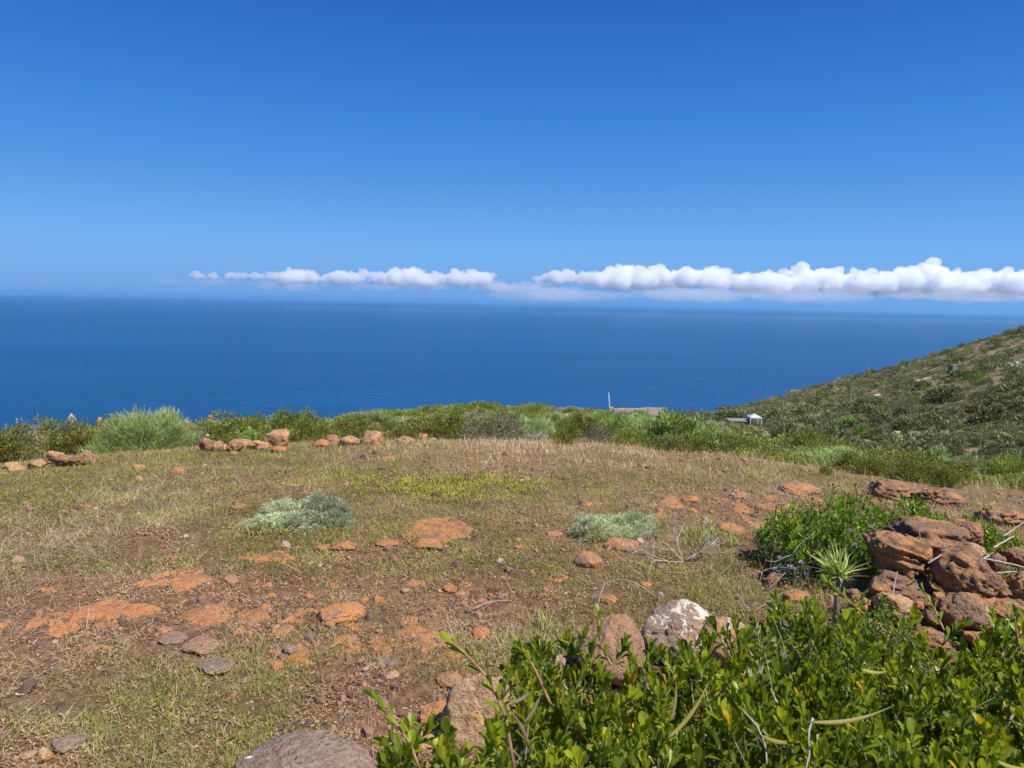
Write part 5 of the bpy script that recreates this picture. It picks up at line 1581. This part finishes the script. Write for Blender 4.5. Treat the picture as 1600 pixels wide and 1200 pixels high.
blades('yellow_groundcover', 200000, 'sedum', lambda x, y: psum(SDP, x, y) * .5, .022, .010, rq, tmpl=T_LEAF, dmin=5, dmax=13, amax=20, power=1, lean=(.1, 1.2), zoff=.02, curve=1, grow=.05, label='yellow-green fleshy plants carpeting the middle of the field')
TWP = patches([(80, 830, 120, 45, 1.0), (60, 880, 100, 30, .6), (235, 765, 60, 22, .8), (60, 960, 80, 50, .4), (740, 855, 50, 20, .5), (1250, 750, 60, 10, .35), (330, 770, 60, 20, .3), (900, 740, 120, 14, .35), (60, 1090, 80, 50, .35), (1230, 780, 80, 14, .4)])
M['straw_pale'] = leafmat('straw_pale', [(0, (.33, .25, .2)), (.6, (.52, .42, .33)), (1, (.72, .62, .5))], .7, .2, .25, .1)
blades('dry_twigs', 120000, 'straw_pale', lambda x, y: psum(TWP, x, y) * .62 + .03, .13, .0024, rq, lean=(.5, 1.55), curve=.35, clump=.4, grow=.10, zoff=.005, label='tangled pale dead stalks lying over the grass')
# golden tall grass along the edge and the right side
GTP = patches([(920, 698, 190, 6, 1.0), (1150, 712, 90, 7, .8), (1340, 745, 120, 7, .4), (700, 700, 160, 6, .5), (1560, 770, 90, 14, .4)])
blades('golden_grass', 120000, 'grass_dry', lambda x, y: psum(GTP, x, y) * .5, .07, .0035, rq, dmin=8, dmax=18, lean=(.05, .7), curve=.4, tint=(.35, .95), clump=.4, label='golden dry grass fringing the far edge of the field')
M['wild_dry'] = leafmat('wild_dry', [(0, (.22, .2, .08)), (.6, (.38, .34, .16)), (1, (.62, .58, .42))], .6, .3, .25, .2, 1)
blades('wild_grass', 90000, 'wild_dry', lambda x, y: np.clip(.35 + .6 * fbm2(x, y, 3, 95, 3), 0, 1) * np.clip((np.hypot(x, y) - edge_d(x, y) + .8) / 2, 0, 1), .15, .006, rq, field=False, dmin=8.5, dmax=60, lean=(.05, .8), curve=.4, clump=.3, power=1.3, grow=.03, label='loose wild grass between the shrubs beyond the field')
rp = np.random.default_rng(4321)
# gravel
V0, F0 = ico(1)
n = 26000
x, y, d = scatter(n, 1.8, 14, 40, 1.3, rp)
kp = rp.random(n) < (.05 + .75 * bare_w(x, y)) * in_field(x, y)
x, y, d = x[kp], y[kp], d[kp]; n = len(x)
r_ = rp.lognormal(math.log(.0078), .55, n) * (1 + .08 * np.maximum(d - 3, 0))
mb = MB()
mb.inst((V0 * (1 + .25 * noise3(V0 * 2 + 3, 1))[:, None], [tuple(f) for f in F0]), np.stack([x, y, height(x, y) + r_ * .2], -1), rand_dirs(n, rng=rp), rand_dirs(n, rng=rp), r_ * 1.2, r_, r_ * .8, rp.random(n))
M['gravel'] = leafmat('gravel', [(0, (.13, .09, .07)), (.4, (.24, .155, .11)), (.8, (.38, .22, .12)), (1, (.42, .33, .25))], .9, 0, .2, .1)
tag(mb.build('gravel', M['gravel'], smooth=False), 'gravel and crumbs of orange rock', kind='stuff')
